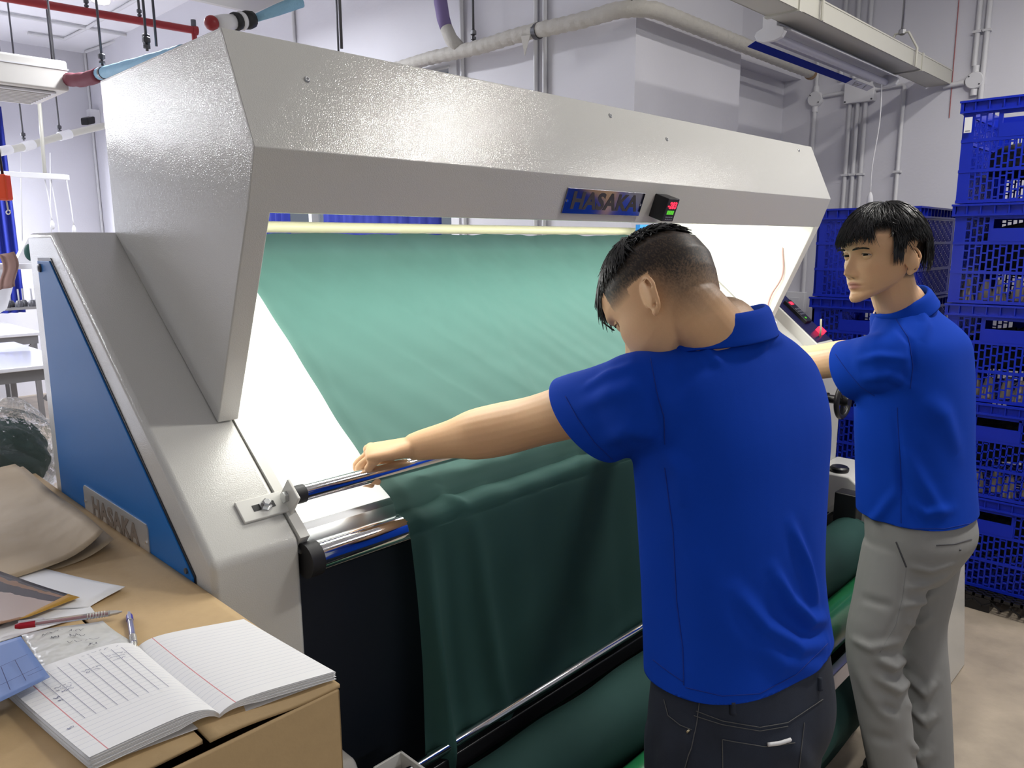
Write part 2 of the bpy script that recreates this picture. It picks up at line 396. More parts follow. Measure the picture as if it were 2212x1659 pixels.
def luminaire(loc, L, label, lit, group=None, power=0, rot=0, blue=False, size_y=.14, color=(1, .97, .92)):
    e = empty('tube_luminaire', label, 'lamp', group, loc=loc); e.rotation_euler = (0, 0, rot)
    MB().box(-L/2, L/2, -.03, .03, .0, .035).build('body', M['boxwhite'], e, bevel=.004)
    MB().prism([(-.075, -.022), (-.03, 0.0), (.03, 0.0), (.075, -.022), (.073, -.026), (.03, -.006), (-.03, -.006), (-.073, -.026)], 'x', -L/2+.02, L/2-.02).build('reflector', M['boxwhite'], e)
    for s in (-1, 1):
        MB().prism([(-.05, -.05), (-.062, -.030), (-.055, -.015), (-.03, -.005), (-.03, .037), (.03, .037), (.03, -.005), (.055, -.015), (.062, -.030), (.05, -.05), (.02, -.058), (-.02, -.058)], 'x', s*L/2-.012, s*L/2+.012).build('end_cap', M['boxwhite'], e, bevel=.003)
    MB().tube([(-L/2, 0, -.034), (L/2, 0, -.034)], .0165, 16).build('tube', M['glow'] if lit else M['tube_off'], e, auto=50)
    if blue:
        a = MB().obox((-.16, .068, -.058), (1, 0, 0), (0, .9, -.4), (0, .4, .9), .50, .018, .0012).build('blue_label', M['labelblue'], e)
        MB().obox((.48, .068, -.058), (1, 0, 0), (0, .9, -.4), (0, .4, .9), .14, .018, .0012).build('pale_label', M['tube_off'], e)
        zz = MB(); 
        for x0, x1, y0, y1 in ((.40, .42, -.012, .012), (.42, .44, .012, -.004), (.44, .46, -.004, .012), (.46, .48, .012, -.012), (.53, .55, -.012, .012)):
            d = V(x1-x0, (y1-y0)*.9, -(y1-y0)*.4); c = V((x0+x1)/2, .068+(y0+y1)/2*.9, -.0605-(y0+y1)/2*.4)
            zz.obox(c, d, np.cross(d, (0, .4, .9)), (0, .4, .9), np.linalg.norm(d)/2, .004, .0006)
        zz.build('label_mark', M['zinc'], e)
    if lit:
        area_light('tube_light', (0, 0, -.055), L*.95, size_y, power, color, (0, 0, 0), e)
    return e
luminaire((3.02, .36, 2.365), 1.28, 'unlit tube luminaire with blue label under the cream trunking', False, 'tube luminaires', blue=True)
# pull cord with pear switch
e = empty('pull_cord', 'white pull cord with pear switch hanging before the wall conduits', 'cord', loc=(3.60, .36, 2.34))
MB().tube(spline([(0, 0, 0), (.005, -.004, -.2), (-.004, .012, -.42), (0, .012, -.56)], 6), .003, 6).build('cord', M['boxwhite'], e, smooth=True)
MB().lathe([(.004, 0), (.013, -.02), (.016, -.05), (.012, -.075), (.003, -.082)], (0, .012, -.55), (0, 0, 1), 14).build('switch_pear', M['boxwhite'], e, smooth=True)
# lit luminaires out of view; those behind the photographer are added fill
luminaire((1.92, -1.08, 3.40), .64, 'lit tube luminaire hung above the two workers', True, 'tube luminaires', LAMP_ROOM*1.30)
luminaire((3.1, -1.1, 2.9), 1.25, 'lit tube luminaire hung in front of the crate stacks', True, 'tube luminaires', LAMP_ROOM*.85)
luminaire((-.9, -1.7, 2.9), 1.25, 'unseen fill luminaire added behind the cardboard box', True, 'tube luminaires', LAMP_ROOM*.06)  # weak added fill for the box and the frame front
luminaire((-.6, -3.3, 2.40), 1.25, 'unseen fill luminaire added behind the photographer', True, 'tube luminaires', LAMP_ROOM*.80)  # added frontal fill for surfaces facing the view
for i, (x, y, lb) in enumerate(((-2.2, 2.8, 'lit tube luminaire in the far hall, nearest the machine'), (-1.95, 5.7, 'lit tube luminaire in the middle of the far hall'), (-.3, 6.9, 'lit tube luminaire farthest down the hall'))):
    luminaire((x, y, 2.75), 1.25, lb, True, 'tube luminaires', LAMP_ROOM*(1.4, 4.5, 7.0)[i], color=(.93, .95, 1), size_y=.35)
luminaire((1.2, 3.4, 3.0), 1.25, 'lit tube luminaire hung behind the machine', True, 'tube luminaires', LAMP_ROOM*1.9, rot=PI/2, color=(.93, .95, 1))
# ------------------------------------------------------------ fabric inspection machine
L = 2.2; A = (.0914, 1.8752); Cc = (.0085, 1.6888); D = (.0437, 1.5914); E_ = (.2089, 1.2202); B = (.633, 1.8716); G_ = (.633, 1.5655)
zF, yS, zS, yT = 1.045, .634, 1.5665, .807
XO, XI, TT = -.1224, .0337, .0395
def sl(y): return zF+(zS-zF)*y/yS
sdir = unit(V(0, yS, zS-zF)); snrm = unit(V(0, -(zS-zF), yS))
mach = empty('fabric_inspection_machine', 'large off-white fabric inspection machine with hood and light table', 'machine', loc=(1.1, .4, 0))
MI = Matrix.Translation((-1.1, -.4, 0))
def mp(o, par=None):
    # parts are modelled in world coordinates
    if o.parent is None: o.parent = mach; o.matrix_parent_inverse = MI
    return o
# side frames
prof = [(0, 0), (0, zF), (yS, zS), (yT, zS), (yT, 0)]
fl = mp(MB().prism(prof, 'x', XO, XI).build('side_frame', M['paint'], bevel=.012, segs=3))
fl['label'] = 'off-white side frame nearest the cardboard box'
frr = mp(MB().prism(prof, 'x', L-XI, 2.412).build('side_frame', M['paint'], bevel=.012, segs=3))
# recessed blue panel on the outer face
bp = [(.062, .60), (.062, 1.010), (.648, 1.515), (.737, 1.515), (.770, .60)]
rec = mp(MB().prism([(p[0], p[1]) for p in bp], 'x', XO-.0015, XO-.0005).build('panel_gap', M['black'], fl))
bp2 = [(.068, .606), (.068, 1.005), (.651, 1.509), (.733, 1.509), (.765, .606)]
pan = mp(MB().prism(bp2, 'x', XO-.004, XO+.001).build('side_panel', M['bluepanel'], fl, bevel=.0015), fl)
pan['label'] = 'blue metal side panel'
mp(MB().lathe([(.009, 0), (.009, .003), (.006, .005)], (XO-.004, .716, 1.494), (-1, 0, 0), 14).build('screw', M['rod'], fl, auto=40), fl)
mp(MB().lathe([(.005, 0), (.005, .003)], (XO-.004, .088, 1.012), (-1, 0, 0), 10).build('screw', M['rod'], fl, auto=40), fl)
def text_mesh(body, size, depth, bold=.0, spacing=1.0):
    cu = bpy.data.curves.new('lettering', 'FONT'); cu.body = body; cu.size = size; cu.extrude = depth; cu.offset = bold
    cu.align_x = 'CENTER'; cu.align_y = 'CENTER'; cu.space_character = spacing; cu.resolution_u = 3
    o = bpy.data.objects.new('lettering', cu); COL.objects.link(o)
    dg = bpy.context.evaluated_depsgraph_get(); me = bpy.data.meshes.new_from_object(o.evaluated_get(dg), depsgraph=dg)
    bpy.data.objects.remove(o); return me
def place_text(me, name, mt, parent, c, ax, ay, sx=1, sy=1):
    az = np.cross(unit(ax), unit(ay)); mm = Matrix.Identity(4)
    for i in range(3):
        mm[i][0] = unit(ax)[i]*sx; mm[i][1] = unit(ay)[i]*sy; mm[i][2] = az[i]; mm[i][3] = c[i]
    me.transform(mm); me.materials.clear()
    return link(name, me, mt, parent)
M['plate'] = mat('plate_steel', (.58, .56, .53), .45, .6)
M['plate_dark'] = mat('plate_mirror', (.30, .30, .34), .10, 1)
M['etch'] = mat('etched_letter', (.22, .17, .13), .7)
M['etch_dark'] = mat('etched_letter_dark', (.075, .070, .075), .45, .4)
# side nameplate (rows along -Y when seen from the left)
n0 = V(XO-.0055, .587, 1.018); n1 = V(XO-.0055, .241, 1.018)
nc = V(XO-.0055, .413, 1.010)
pl = mp(MB().prism([(.243, .984), (.243, 1.044), (.236, 1.05) if False else (.249, 1.050), (.578, 1.050), (.585, 1.044), (.585, .988), (.579, .981), (.249, .979)], 'x', XO-.0058, XO-.004).build('nameplate', M['plate'], fl), fl)
mp(place_text(text_mesh('HASAKA', .055, .0004, .0022, 1.06), 'lettering', M['etch'], fl, V(XO-.0061, .413, 1.016), (0, -1, 0), (0, 0, 1), 1.12, .95), fl)
for yy in (.578, .251): mp(MB().lathe([(.003, 0), (.003, .002)], (XO-.0058, yy, 1.016), (-1, 0, 0), 8).build('rivet', M['chrome'], fl), fl)

# hood : front faces, roof, back; open below
hood = mp(MB().prism([A, Cc, D, (D[0]+.012, D[1]), (Cc[0]+.03, Cc[1]+.01), (A[0]+.01, A[1]-.012), (B[0]-.003, B[1]-.012), (B[0]-.003, 1.68), (B[0], 1.68), B], 'x', -.0005, L+.0005).build('hood', M['paint'], bevel=.003))
# side cheeks
chk = [(A[0]+.001, A[1]-.001), (B[0], B[1]-.001), G_, (E_[0]+.012, E_[1]+.010), E_, (D[0]-.0003, D[1]+.001), (Cc[0]+.0012, Cc[1])]
c1 = mp(MB().prism(chk, 'x', -.001, TT).build('hood_cheek', M['paint'], bevel=.003))
c2 = mp(MB().prism(chk, 'x', L-TT, L+.001).build('hood_cheek', M['inner'], bevel=.004))
M['reflector'] = mat('hood_reflector', (.8, .8, .77), .4)
mp(MB().prism([(.10, 1.66), (.60, 1.70), (.60, 1.705), (.10, 1.665)], 'x', TT+.002, L-TT-.002).build('reflector', M['reflector'], hood), hood)
for yy, zz in ((.16, 1.640), (.34, 1.665)):
    mp(MB().tube([(TT+.05, yy, zz), (L-TT-.05, yy, zz)], .013, 14).build('lamp_tube', M['glow'], hood, smooth=True), hood)
al = area_light('hood_light', (L/2, .25, 1.625), L-.2, .22, LAMP_HOOD, (1, .985, .92), (math.radians(8), 0, 0)); al.parent = mach; al.matrix_parent_inverse = MI
# screws on the hood front
fdir = unit(V(0, A[0]-Cc[0], A[1]-Cc[1])); fn_ = unit(V(0, -(A[1]-Cc[1]), A[0]-Cc[0]))
def on_front(u, v):
    d = (u-W_/2)/FPX*C_R - (v-H_/2)/FPX*C_U + C_F; p0 = V(0, *Cc); t = ((p0-CAM)@fn_)/(d@fn_); return CAM+t*d
for (u, v, r) in ((663, 172, .0055), (1318, 250, .006), (1440, 301, .0055), (1725, 325, .0055)):
    s_ = mp(MB().lathe([(r, 0), (r, .0015), (r*.7, .003)], on_front(u, v), fn_, 14).build('screw', M['steel'], hood, auto=40), hood)
    mp(MB().lathe([(r*.45, 0), (r*.45, .0004)], on_front(u, v)+fn_*.003, fn_, 6).build('screw_socket', M['rod'], hood), hood)
# nameplate and counter on the lower front lip
ldir = unit(V(0, D[0]-Cc[0], D[1]-Cc[1])); ln = unit(np.cross(V(1, 0, 0), -ldir)); 
if ln[1] > 0: ln = -ln
lup = -ldir
def on_lip(u, v):
    d = (u-W_/2)/FPX*C_R - (v-H_/2)/FPX*C_U + C_F; p0 = V(0, *Cc); t = ((p0-CAM)@ln)/(d@ln); return CAM+t*d
q = [on_lip(1226, 404), on_lip(1392, 417), on_lip(1378, 466), on_lip(1210, 460)]
pc = sum(q)/4; pw = abs((q[1]-q[0])[0]+(q[2]-q[3])[0])/2; ph = (np.linalg.norm(q[3]-q[0])+np.linalg.norm(q[2]-q[1]))/2
pl = mp(MB().obox(pc+ln*.002, (1, 0, 0), lup, ln, pw/2, ph/2, .0015).build('nameplate', M['plate_dark'], hood, bevel=.001), hood)
mp(place_text(text_mesh('HASAKA', 1, .0004, .035, 1.05), 'lettering', M['etch_dark'], hood, pc+ln*.0037, (1, 0, 0), lup, pw*.215, ph*.92), hood)
for s in (-1, 1): mp(MB().lathe([(.003, 0), (.003, .002)], pc+V(s*pw*.475, 0, 0)+ln*.0035, ln, 8).build('rivet', M['chrome'], hood), hood)
cc = (on_lip(1408, 420)+on_lip(1432, 465))/2
ctr = mp(MB().obox(cc+ln*.022-lup*.0, (1, 0, 0), lup, ln, .026, .030, .022).build('counter', M['black'], hood, bevel=.002), hood)
ctr['label'] = 'black digital counter with red digits'
mp(place_text(text_mesh('-283', .024, .0003, .0006, 1.0), 'red_digits', M['redled'], hood, cc+ln*.0445+lup*.012, (1, 0, 0), lup, .9, 1.0), hood)
gm = MB()
for k in range(4): gm.obox(cc+ln*.0445+V(-.012+.008*k, 0, 0)-lup*.006, (1, 0, 0), lup, ln, .0032, .005, .0003)
mp(gm.build('green_digits', M['greenled'], hood), hood)
gm = MB()
for j in range(2):
    for k in range(4): gm.obox(cc+ln*.0445+V(-.013+.0085*k, 0, 0)-lup*(.018+.006*j), (1, 0, 0), lup, ln, .003, .0015, .0004)
mp(gm.build('keypad', M['zinc'], hood), hood)

# light table
def P(y, off): 
    p = V(0, y, sl(y))+snrm*off; return (p[1], p[2])
tb0 = [P(.035, -.025), P(.60, -.025), P(.60, -.045), P(.035, -.045)]
M['table'] = mat('light_table', (.88, .88, .84), .18, emit=((1, 1, .94), .85))
mp(MB().prism(tb0, 'x', XI+.006, L-XI-.006).build('light_table', M['table']))
mp(MB().prism([P(.0, .002), P(.60, -.01), P(.60, -.03), P(.0, -.03)], 'x', XI, XI+.018).build('table_edge', M['paint_smooth']))
mp(MB().prism([P(.0, .002), P(.60, -.01), P(.60, -.03), P(.0, -.03)], 'x', L-XI-.018, L-XI).build('table_edge', M['paint_smooth']))
mp(MB().prism([(.040, 1.040), (.052, 1.050), (.050, 1.030), (.022, 1.020), (.004, 1.016), (.004, 1.022)], 'x', XI, L-XI).build('front_ledge', M['steel']))
mp(MB().prism([(.030, 1.0), (.030, 1.030), (.045, 1.030), (.045, 1.0)], 'x', XI, L-XI).build('ledge_strip', M['zinc']))
# top guide pipe
mp(MB().tube([(XI, .668, 1.583), (L-XI, .668, 1.583)], .014, 16).build('top_pipe', M['pipe_yellow'], smooth=False, auto=50))
mp(MB().prism([(.64, 1.1), (.64, 1.50), (.66, 1.50), (.66, 1.1)], 'x', XI, L-XI).build('back_panel', M['paint_smooth']))
# front chrome roller with black ends
RY, RZ, RR = -.002, 1.004, .0275
mp(MB().tube([(XI+.026, RY, RZ), (L-XI-.026, RY, RZ)], RR, 32).build('front_roller', M['chrome'], auto=50))
for x0, x1 in ((XI+.003, XI+.028), (L-XI-.028, L-XI-.003)):
    mp(MB().tube([(x0, RY, RZ), (x1, RY, RZ)], RR+.0035, 28).build('roller_end', M['rubber'], auto=50))
# dark cover below the roller
mp(MB().box(XI, L-XI, .045, .055, .12, 1.0).build('front_cover', M['navy']))
# grab bar with slotted angle brackets
BY, BZ, BR = .042, 1.1085, .0155
mp(MB().tube([(.068, BY, BZ), (L-.068, BY, BZ)], BR, 24).build('grab_bar', M['chrome'], auto=50))
for s in (0, 1):
    xa = lambda x: x if s == 0 else L-x
    mp(MB().tube([(xa(.044), BY, BZ), (xa(.069), BY, BZ)], BR+.0012, 20).build('bar_collar', M['rubber'], auto=50))
    br = MB()
    c0 = V(xa(.0), .060, sl(.060))+snrm*.003
    br.obox(c0, (1, 0, 0), sdir, snrm, .044, .022, .003)
    br.obox(V(xa(.041), .055, sl(.055))+snrm*.024, snrm, sdir, (1, 0, 0), .024, .022, .003)
    bo = mp(br.build('bar_bracket', M['paint_smooth'], bevel=.002))
    mp(MB().obox(c0+snrm*.0032, (1, 0, 0), sdir, snrm, .020, .006, .0006).build('slot', M['black'], bo), bo)
    mp(MB().lathe([(.0115, 0), (.0115, .002), (.0085, .002), (.0085, .010), (.006, .012)], c0+snrm*.0035+V(.003, 0, 0), snrm, 6).build('bolt', M['steel'], bo), bo)
    mp(MB().lathe([(.010, 0), (.010, .007)], V(xa(.0378), BY+.004, BZ), (-1 if s == 0 else 1, 0, 0), 6).build('bolt', M['steel'], bo), bo)
# lower rods, rollers and rail
mp(MB().tube([(.15, -.10, .575), (L-XI, -.10, .575)], .010, 16).build('guide_rod', M['chrome'], auto=50))
mp(MB().box(.15, L-XI, -.105, -.075, .515, .553).build('guide_beam', M['black'], bevel=.004))
mp(MB().box(.12, .185, -.16, -.155, .50, .592).box(.18, .186, -.16, -.06, .50, .592).box(.12, .186, -.065, -.06, .50, .592).build('rod_bracket', M['paint_smooth'], bevel=.0015))
for yy, zz in ((-.108, .368), (-.335, .420)):
    mp(MB().tube([(.20, yy, zz), (L-XI-.01, yy, zz)], .058, 32).build('cradle_roller', M['greenroll'], auto=50))
mp(MB().box(.15, L-.10, -.428, -.403, .330, .385).build('front_rail', M['rail'], bevel=.003))
mp(MB().box(.15, L-.10, -.395, -.03, .18, .30).build('trough', M['navy'], bevel=.01))
# right foot block, blade box, handwheel, control box, cable
mp(MB().prism([(0.0, 0), (0.0, .70), (-.14, .70), (-.48, .45), (-.52, 0)], 'x', L-XI, 2.412).build('foot', M['paint'], bevel=.010, segs=3))
mp(MB().prism([(0.0, 0), (0.0, .70), (-.14, .70), (-.30, .45), (-.30, 0)], 'x', XO+.02, XI).build('foot', M['paint'], bevel=.010, segs=3))
mp(MB().box(L-XI-.10, L-XI-.035, -.21, -.13, .50, .665).build('end_guide', M['black'], bevel=.006))
mp(MB().lathe([(.032, 0), (.034, .006), (.034, .014), (.028, .020)], (L-XI+.04, -.09, .70), (0, 0, 1), 20).build('level_knob', M['black'], auto=40))
hw = V(2.205, -.085, .968)
w = MB().torus(hw, (0, 1, 0), .060, .010, 36, 10); w.lathe([(.016, -.022), (.020, -.012), (.020, .012), (.016, .016)], hw, (0, 1, 0), 18)
for k in range(3):
    t = 2*PI*k/3+.4; d = V(math.cos(t), 0, math.sin(t)); w.tube([hw+d*.014, hw+d*.058], .0075, 8)
hwo = mp(w.build('handwheel', M['black'], auto=40)); hwo['label'] = 'black handwheel'
mp(MB().lathe([(.016, 0), (.016, .05), (.022, .05), (.022, .075)], hw+V(0, .005, 0), (0, 1, 0), 18).build('handwheel_hub', M['black'], hwo, auto=40), hwo)
# control box on the outer right slope
cbm = V(2.385, .205, sl(.205))
cb = mp(MB().obox(cbm+snrm*.0, (1, 0, 0), sdir, snrm, .075, .150, .040).build('control_box', M['paint_smooth'], bevel=.004))
M['panel'] = mat('panel_purple', (.012, .012, .06), .3)
mp(MB().obox(cbm+snrm*.0412, (1, 0, 0), sdir, snrm, .066, .140, .0012).build('control_face', M['panel'], cb), cb)
mp(MB().obox(cbm+snrm*.048+sdir*.02+V(.010, 0, 0), (1, 0, 0), sdir, snrm, .026, .062, .008).build('keypad', M['black'], cb, bevel=.002), cb)
mp(MB().obox(cbm+snrm*.0566+sdir*.062+V(.010, 0, 0), (1, 0, 0), sdir, snrm, .013, .008, .0005).build('red_display', M['redled'], cb), cb)
k_ = MB()
for i in range(3):
    for j in range(3): k_.obox(cbm+snrm*.0568+sdir*(.028-.014*j)+V(-.004+.013*i, 0, 0), (1, 0, 0), sdir, snrm, .0045, .0045, .0008)
mp(k_.build('keys', M['zinc'], cb), cb)
mp(MB().obox(cbm+snrm*.0566-sdir*.022+V(.004, 0, 0), (1, 0, 0), sdir, snrm, .004, .004, .0012).build('green_key', M['greenled'], cb), cb)
mp(MB().obox(cbm+snrm*.052-sdir*.095+V(.030, 0, 0), (1, 0, 0), sdir, snrm, .012, .016, .010).build('rocker_switch', M['redled'], cb, bevel=.002), cb)
mp(MB().tube([cbm+snrm*.044-sdir*.115, cbm+snrm*.07-sdir*.100+V(-.01, 0, 0), cbm+snrm*.10-sdir*.075+V(-.015, 0, 0)], [.005, .004, .004], 8).build('toggle', M['pipe_yellow'], cb, smooth=True), cb)
o_ = mp(MB().tube(spline([(L-TT-.006, .16, 1.52), (L-TT-.010, .15, 1.42), (L-TT-.012, .19, 1.34), (L-TT-.008, .20, 1.27), (L-TT-.006, .16, 1.21), (L-TT-.02, .14, 1.17)], 6), .005, 8).build('cable', mat('cable_pink', (.62, .40, .36), .5), smooth=True))
mp(MB().tube(spline([(L-.10, .155, 1.215), (L-.07, .16, 1.225), (L-TT-.006, .17, 1.24)], 4), .009, 8).build('cable_plug', M['boxwhite'], smooth=True))
mp(MB().obox(V(1.90, .60, 1.595), (1, 0, 0), (0, 1, 0), (0, 0, 1), .035, .01, .012).build('tape_tag', mat('tape_blue', (.02, .25, .7), .5)))

# ------------------------------------------------------------ green fabric
M['fabric'] = mat('fabric_green', (.016, .054, .047), .8, spec=.3, noise=(25, .05), bump=(1500, .25))
def thin_cloth():
    # the same knit with light from the table glowing through it
    m_ = mat('fabric_green_thin', (.016, .054, .047), .8, spec=.3, noise=(25, .05), bump=(1500, .25)); nt = m_.node_tree
    tr = nt.nodes.new('ShaderNodeBsdfTranslucent'); tr.inputs['Color'].default_value = (.080, .128, .114, 1)
    ad = nt.nodes.new('ShaderNodeAddShader'); out = nt.nodes['Material Output']
    nt.links.new(nt.nodes['Principled BSDF'].outputs[0], ad.inputs[0]); nt.links.new(tr.outputs[0], ad.inputs[1]); nt.links.new(ad.outputs[0], out.inputs['Surface']); return m_
M['fabric_thin'] = thin_cloth()
FX0, FX1 = .244, 1.96
rng = random.Random(9)
prof2 = []
for y in np.linspace(.655, .06, 40):
    p = V(0, y, sl(y))+snrm*(-.0165); prof2.append((p[1], p[2]))
prof2[0] = (.660, 1.566)
cx_, cz_ = RY, RZ
prof2 += [(.036, 1.066), (.024, 1.060), (.012, 1.050)]
for t in np.linspace(math.radians(70), math.radians(185), 10): prof2.append((cx_+(RR+.003)*math.cos(t), cz_+(RR+.003)*math.sin(t)))
ends = [(-.034, .98), (-.040, .90), (-.046, .80), (-.055, .70), (-.066, .62), (-.076, .57), (-.070, .52), (-.060, .48)]
pts = spline([prof2[-1]]+ends, 6)[1:]
nflat = len(prof2); prof2 += [tuple(p) for p in pts]
K = len(prof2); NX = 220
def fab(u, v):
    j = v*(K-1); i0 = min(int(j), K-2); t = j-i0
    y = prof2[i0][0]*(1-t)+prof2[i0+1][0]*t; z = prof2[i0][1]*(1-t)+prof2[i0+1][1]*t
    x = FX0+(FX1-FX0)*u
    drop = max(0, (j-nflat)/(K-nflat))
    d = 0.0
    if drop > 0:
        a = min(1, drop*2.2)
        d += a*(.006*math.sin(x*11+1.4*drop+.8*math.sin(x*5))+.0035*math.sin(x*27+.6-2*drop)+.0015*math.sin(x*61+3*drop))
        x += a*(-.010*math.exp(-u*9))+.012*a*math.sin(drop*5)*math.exp(-u*14)
        # the gathered folds next to the selvage
        d += a*(.030*math.exp(-((x-.275)/.018)**2)-.012*math.exp(-((x-.325)/.02)**2)+.018*math.exp(-((x-.40-.05*drop)/.022)**2))
        y -= d+.012*a
    else:
        tt = j/nflat
        wv = .0020*math.sin(x*19+y*26)+.0012*math.sin(x*43-y*33)+.0009*math.sin(x*70+y*55+2*math.sin(x*6))+.0012*math.exp(-((x-.52+.9*(y-.3))/.010)**2)+.0010*math.exp(-((x-.70+.8*(y-.3))/.008)**2)+.0010*math.exp(-((x-1.0+.7*(y-.35))/.009)**2)+.0016*math.exp(-((x-.80-.25*(y-.1))/.012)**2)
        wv += .0035*math.exp(-((x-.275)/.012)**2)*(.4+.6*tt)
        y += -wv*.6; z += wv*.9+.001
        # slight sag lines near the selvage fold
        if y < .09:
            z += .008*math.exp(-((x-.30-.06*(.09-y)/.09)/.016)**2)*(.09-y)/.09
    return (x, y, z)
fo = MB().grid(fab, NX, 3*K//2).build('fabric_sheet', M['fabric_thin'], smooth=True)
tag(fo, 'dark green knit fabric stretched over the light table and roller', 'fabric')
# roll lying on the cradle rollers
e = empty('fabric_roll', 'thick roll of dark green fabric on the green cradle rollers', 'fabric roll', loc=(.25, -.20, .487))
def rollfn(u, v):
    x = (2.07-.25)*u; t = 2*PI*v; r = .080+.016*u+.0020*math.sin(x*9+t)+.002*math.sin(x*23+3*t)+.003*math.exp(-((x-.9)/.05)**2)*math.sin(t)
    if u < .01: r *= .97
    return (x, r*math.cos(t), r*math.sin(t))
MB().grid(rollfn, 90, 40).build('roll', M['fabric'], e, smooth=True)
for x in (1.8205, -.0005):
    sp = MB()
    for k in range(9):
        sp.torus((x, 0, 0), (1, 0, 0), (.093 if x > 1 else .077)-.0078*k, .0042, 36, 6)
    sp.build('wound_edge', M['fabric'], e, smooth=True)
MB().lathe([(.018, 0), (.018, .02)], (1.81, 0, 0), (1, 0, 0), 16).build('core', M['cardboard_edge'], e)
# fabric hanging in a loose bulge below the front rail
def bulge(u, v):
    t = v*PI*1.25-.35; r = .155+.008*math.sin(u*17+3*t)+.006*math.sin(u*41)
    return (.35+1.40*u, -.385-r*.62*math.cos(t*0.55-.2)*math.sin(min(PI, v*PI)), .36-.33*v+.01*math.sin(u*13))
bo = MB().grid(bulge, 60, 16).build('fabric_bulge', M['fabric'], smooth=True)
s_ = bo.modifiers.new('thick', 'SOLIDIFY'); s_.thickness = .02
tag(bo, 'dark green fabric bulging loosely below the front rail', 'fabric')
# ------------------------------------------------------------ blue crates
CW, CD, CH = .452, .62, .404      # width along Y, depth along X, stacking pitch
def lattice_wall(mb, o, eu, ez, en, width, handle=True, lean=.010):
    """wall in plane (eu across, ez up), thickness along en; o = lower left corner"""
    o = np.asarray(o, float)
    def bar(u0, u1, z0, z1, t=.006, dn=0.0):
        c = o+eu*(u0+u1)/2+ez*(z0+z1)/2+en*(t/2+dn); mb.obox(c, eu, en, ez, abs(u1-u0)/2, t/2, abs(z1-z0)/2)
    rows = [(.012, .120), (.132, .238), (.250, .345)]
    # solid corner posts and horizontal ribs
    for u0, u1 in ((0, .040), (width-.040, width)): bar(u0, u1, 0, .352, .010)
    for z in (0, .120, .238, .345): bar(0, width, z, z+.012 if z else .012, .012, -.002)
    hw = .085
    n = int((width-.08)/.0205); step = (width-.08)/n
    rng = random.Random(3)
    for ri, (z0, z1) in enumerate(rows):
        for i in range(n+1):
            u = .040+i*step
            mid = handle and ri == 2 and abs(u-width/2) < hw
            if mid: continue
            bar(u-.0032, u+.0032, z0, z1)
            if i < n:
                um = u+step/2
                if handle and ri == 2 and abs(um-width/2) < hw+.004: continue
                k = 0
                z = z0+((i*3) % 4)*.009
                while z < z1-.004:
                    bar(u, u+step, z-.003, z+.003); z += .036
    # alternate gaps: short doubled links give the woven look
    if handle:
        a, b = width/2-hw, width/2+hw
        bar(a, b, .250, .302, .008, -.003)
        bar(a, a+.010, .302, .345, .008); bar(b-.010, b, .302, .345, .008)
        bar(a, b, .338, .347, .008)
def crate_meshes():
    ms = {}
    X, Y, Z = V(1, 0, 0), V(0, 1, 0), V(0, 0, 1)
    w = MB(); lattice_wall(w, (-CD/2+.012, -CW/2+.012, .0), Y, Z, X, CW-.024); ms['end_wall'] = w.mesh('end_wall')
    w = MB(); lattice_wall(w, (CD/2-.012, -CW/2+.012, .0), Y, Z, -X, CW-.024); ms['far_wall'] = w.mesh('far_wall')
    for nm, y, en in (('near_side', -CW/2+.012, Y), ('far_side', CW/2-.012, -Y)):
        w = MB(); lattice_wall(w, (-CD/2+.012, y, 0), X, Z, en, CD-.024, False); ms[nm] = w.mesh(nm)
    b = MB()
    nb = 12
    for i in range(nb+1):
        y = -CW/2+.02+i*(CW-.04)/nb; b.box(-CD/2+.014, CD/2-.014, y-.004, y+.004, 0, .010)
    for i in range(15):
        x = -CD/2+.02+i*(CD-.04)/14; b.box(x-.004, x+.004, -CW/2+.014, CW/2-.014, 0, .008)
    ms['base'] = b.mesh('base')
    r = MB(); x0, x1, y0, y1 = -CD/2, CD/2, -CW/2, CW/2; t = .014
    for z0, z1, ex in ((.352, .360, 0), (.392, .400, .003)):
        r.box(x0-ex, x0+t, y0-ex, y1+ex, z0, z1).box(x1-t, x1+ex, y0-ex, y1+ex, z0, z1).box(x0+t, x1-t, y0-ex, y0+t, z0, z1).box(x0+t, x1-t, y1-t, y1+ex, z0, z1)
    r.box(x0+.010, x0+t, y0+.01, y1-.01, .36, .392).box(x1-t, x1-.010, y0+.01, y1-.01, .36, .392)
    r.box(x0+.01, x1-.01, y0+.010, y0+t, .36, .392).box(x0+.01, x1-.01, y1-t, y1-.010, .36, .392)
    for i in range(10):
        y = y0+.002+i*(CW-.004-.004)/9
        r.box(x0, x0+.012, y, y+.004, .36, .392).box(x1-.012, x1, y, y+.004, .36, .392)
    for i in range(13):
        x = x0+.002+i*(CD-.008)/12
        r.box(x, x+.004, y0, y0+.012, .36, .392).box(x, x+.004, y1-.012, y1, .36, .392)
    ms['rim'] = r.mesh('rim')
    for mm in ms.values(): mm.materials.append(M['crate'])
    return ms
CM = crate_meshes()
def crate(x, y, z, rz, label, group):
    e = empty('crate', label, 'crate', group, loc=(x, y, z)); e.rotation_euler = (0, 0, rz)
    for nm, part in (('end_wall', 'end_wall'), ('far_wall', 'end_wall'), ('near_side', 'side_wall'), ('far_side', 'side_wall'), ('base', 'base'), ('rim', 'rim')):
        o = bpy.data.objects.new(part, CM[nm]); COL.objects.link(o); o.parent = e
    return e
zb = .075
xs = 2.97+CD/2
order = ['lowest', 'second from the floor', 'middle', 'second from the top', 'topmost']
tall = []
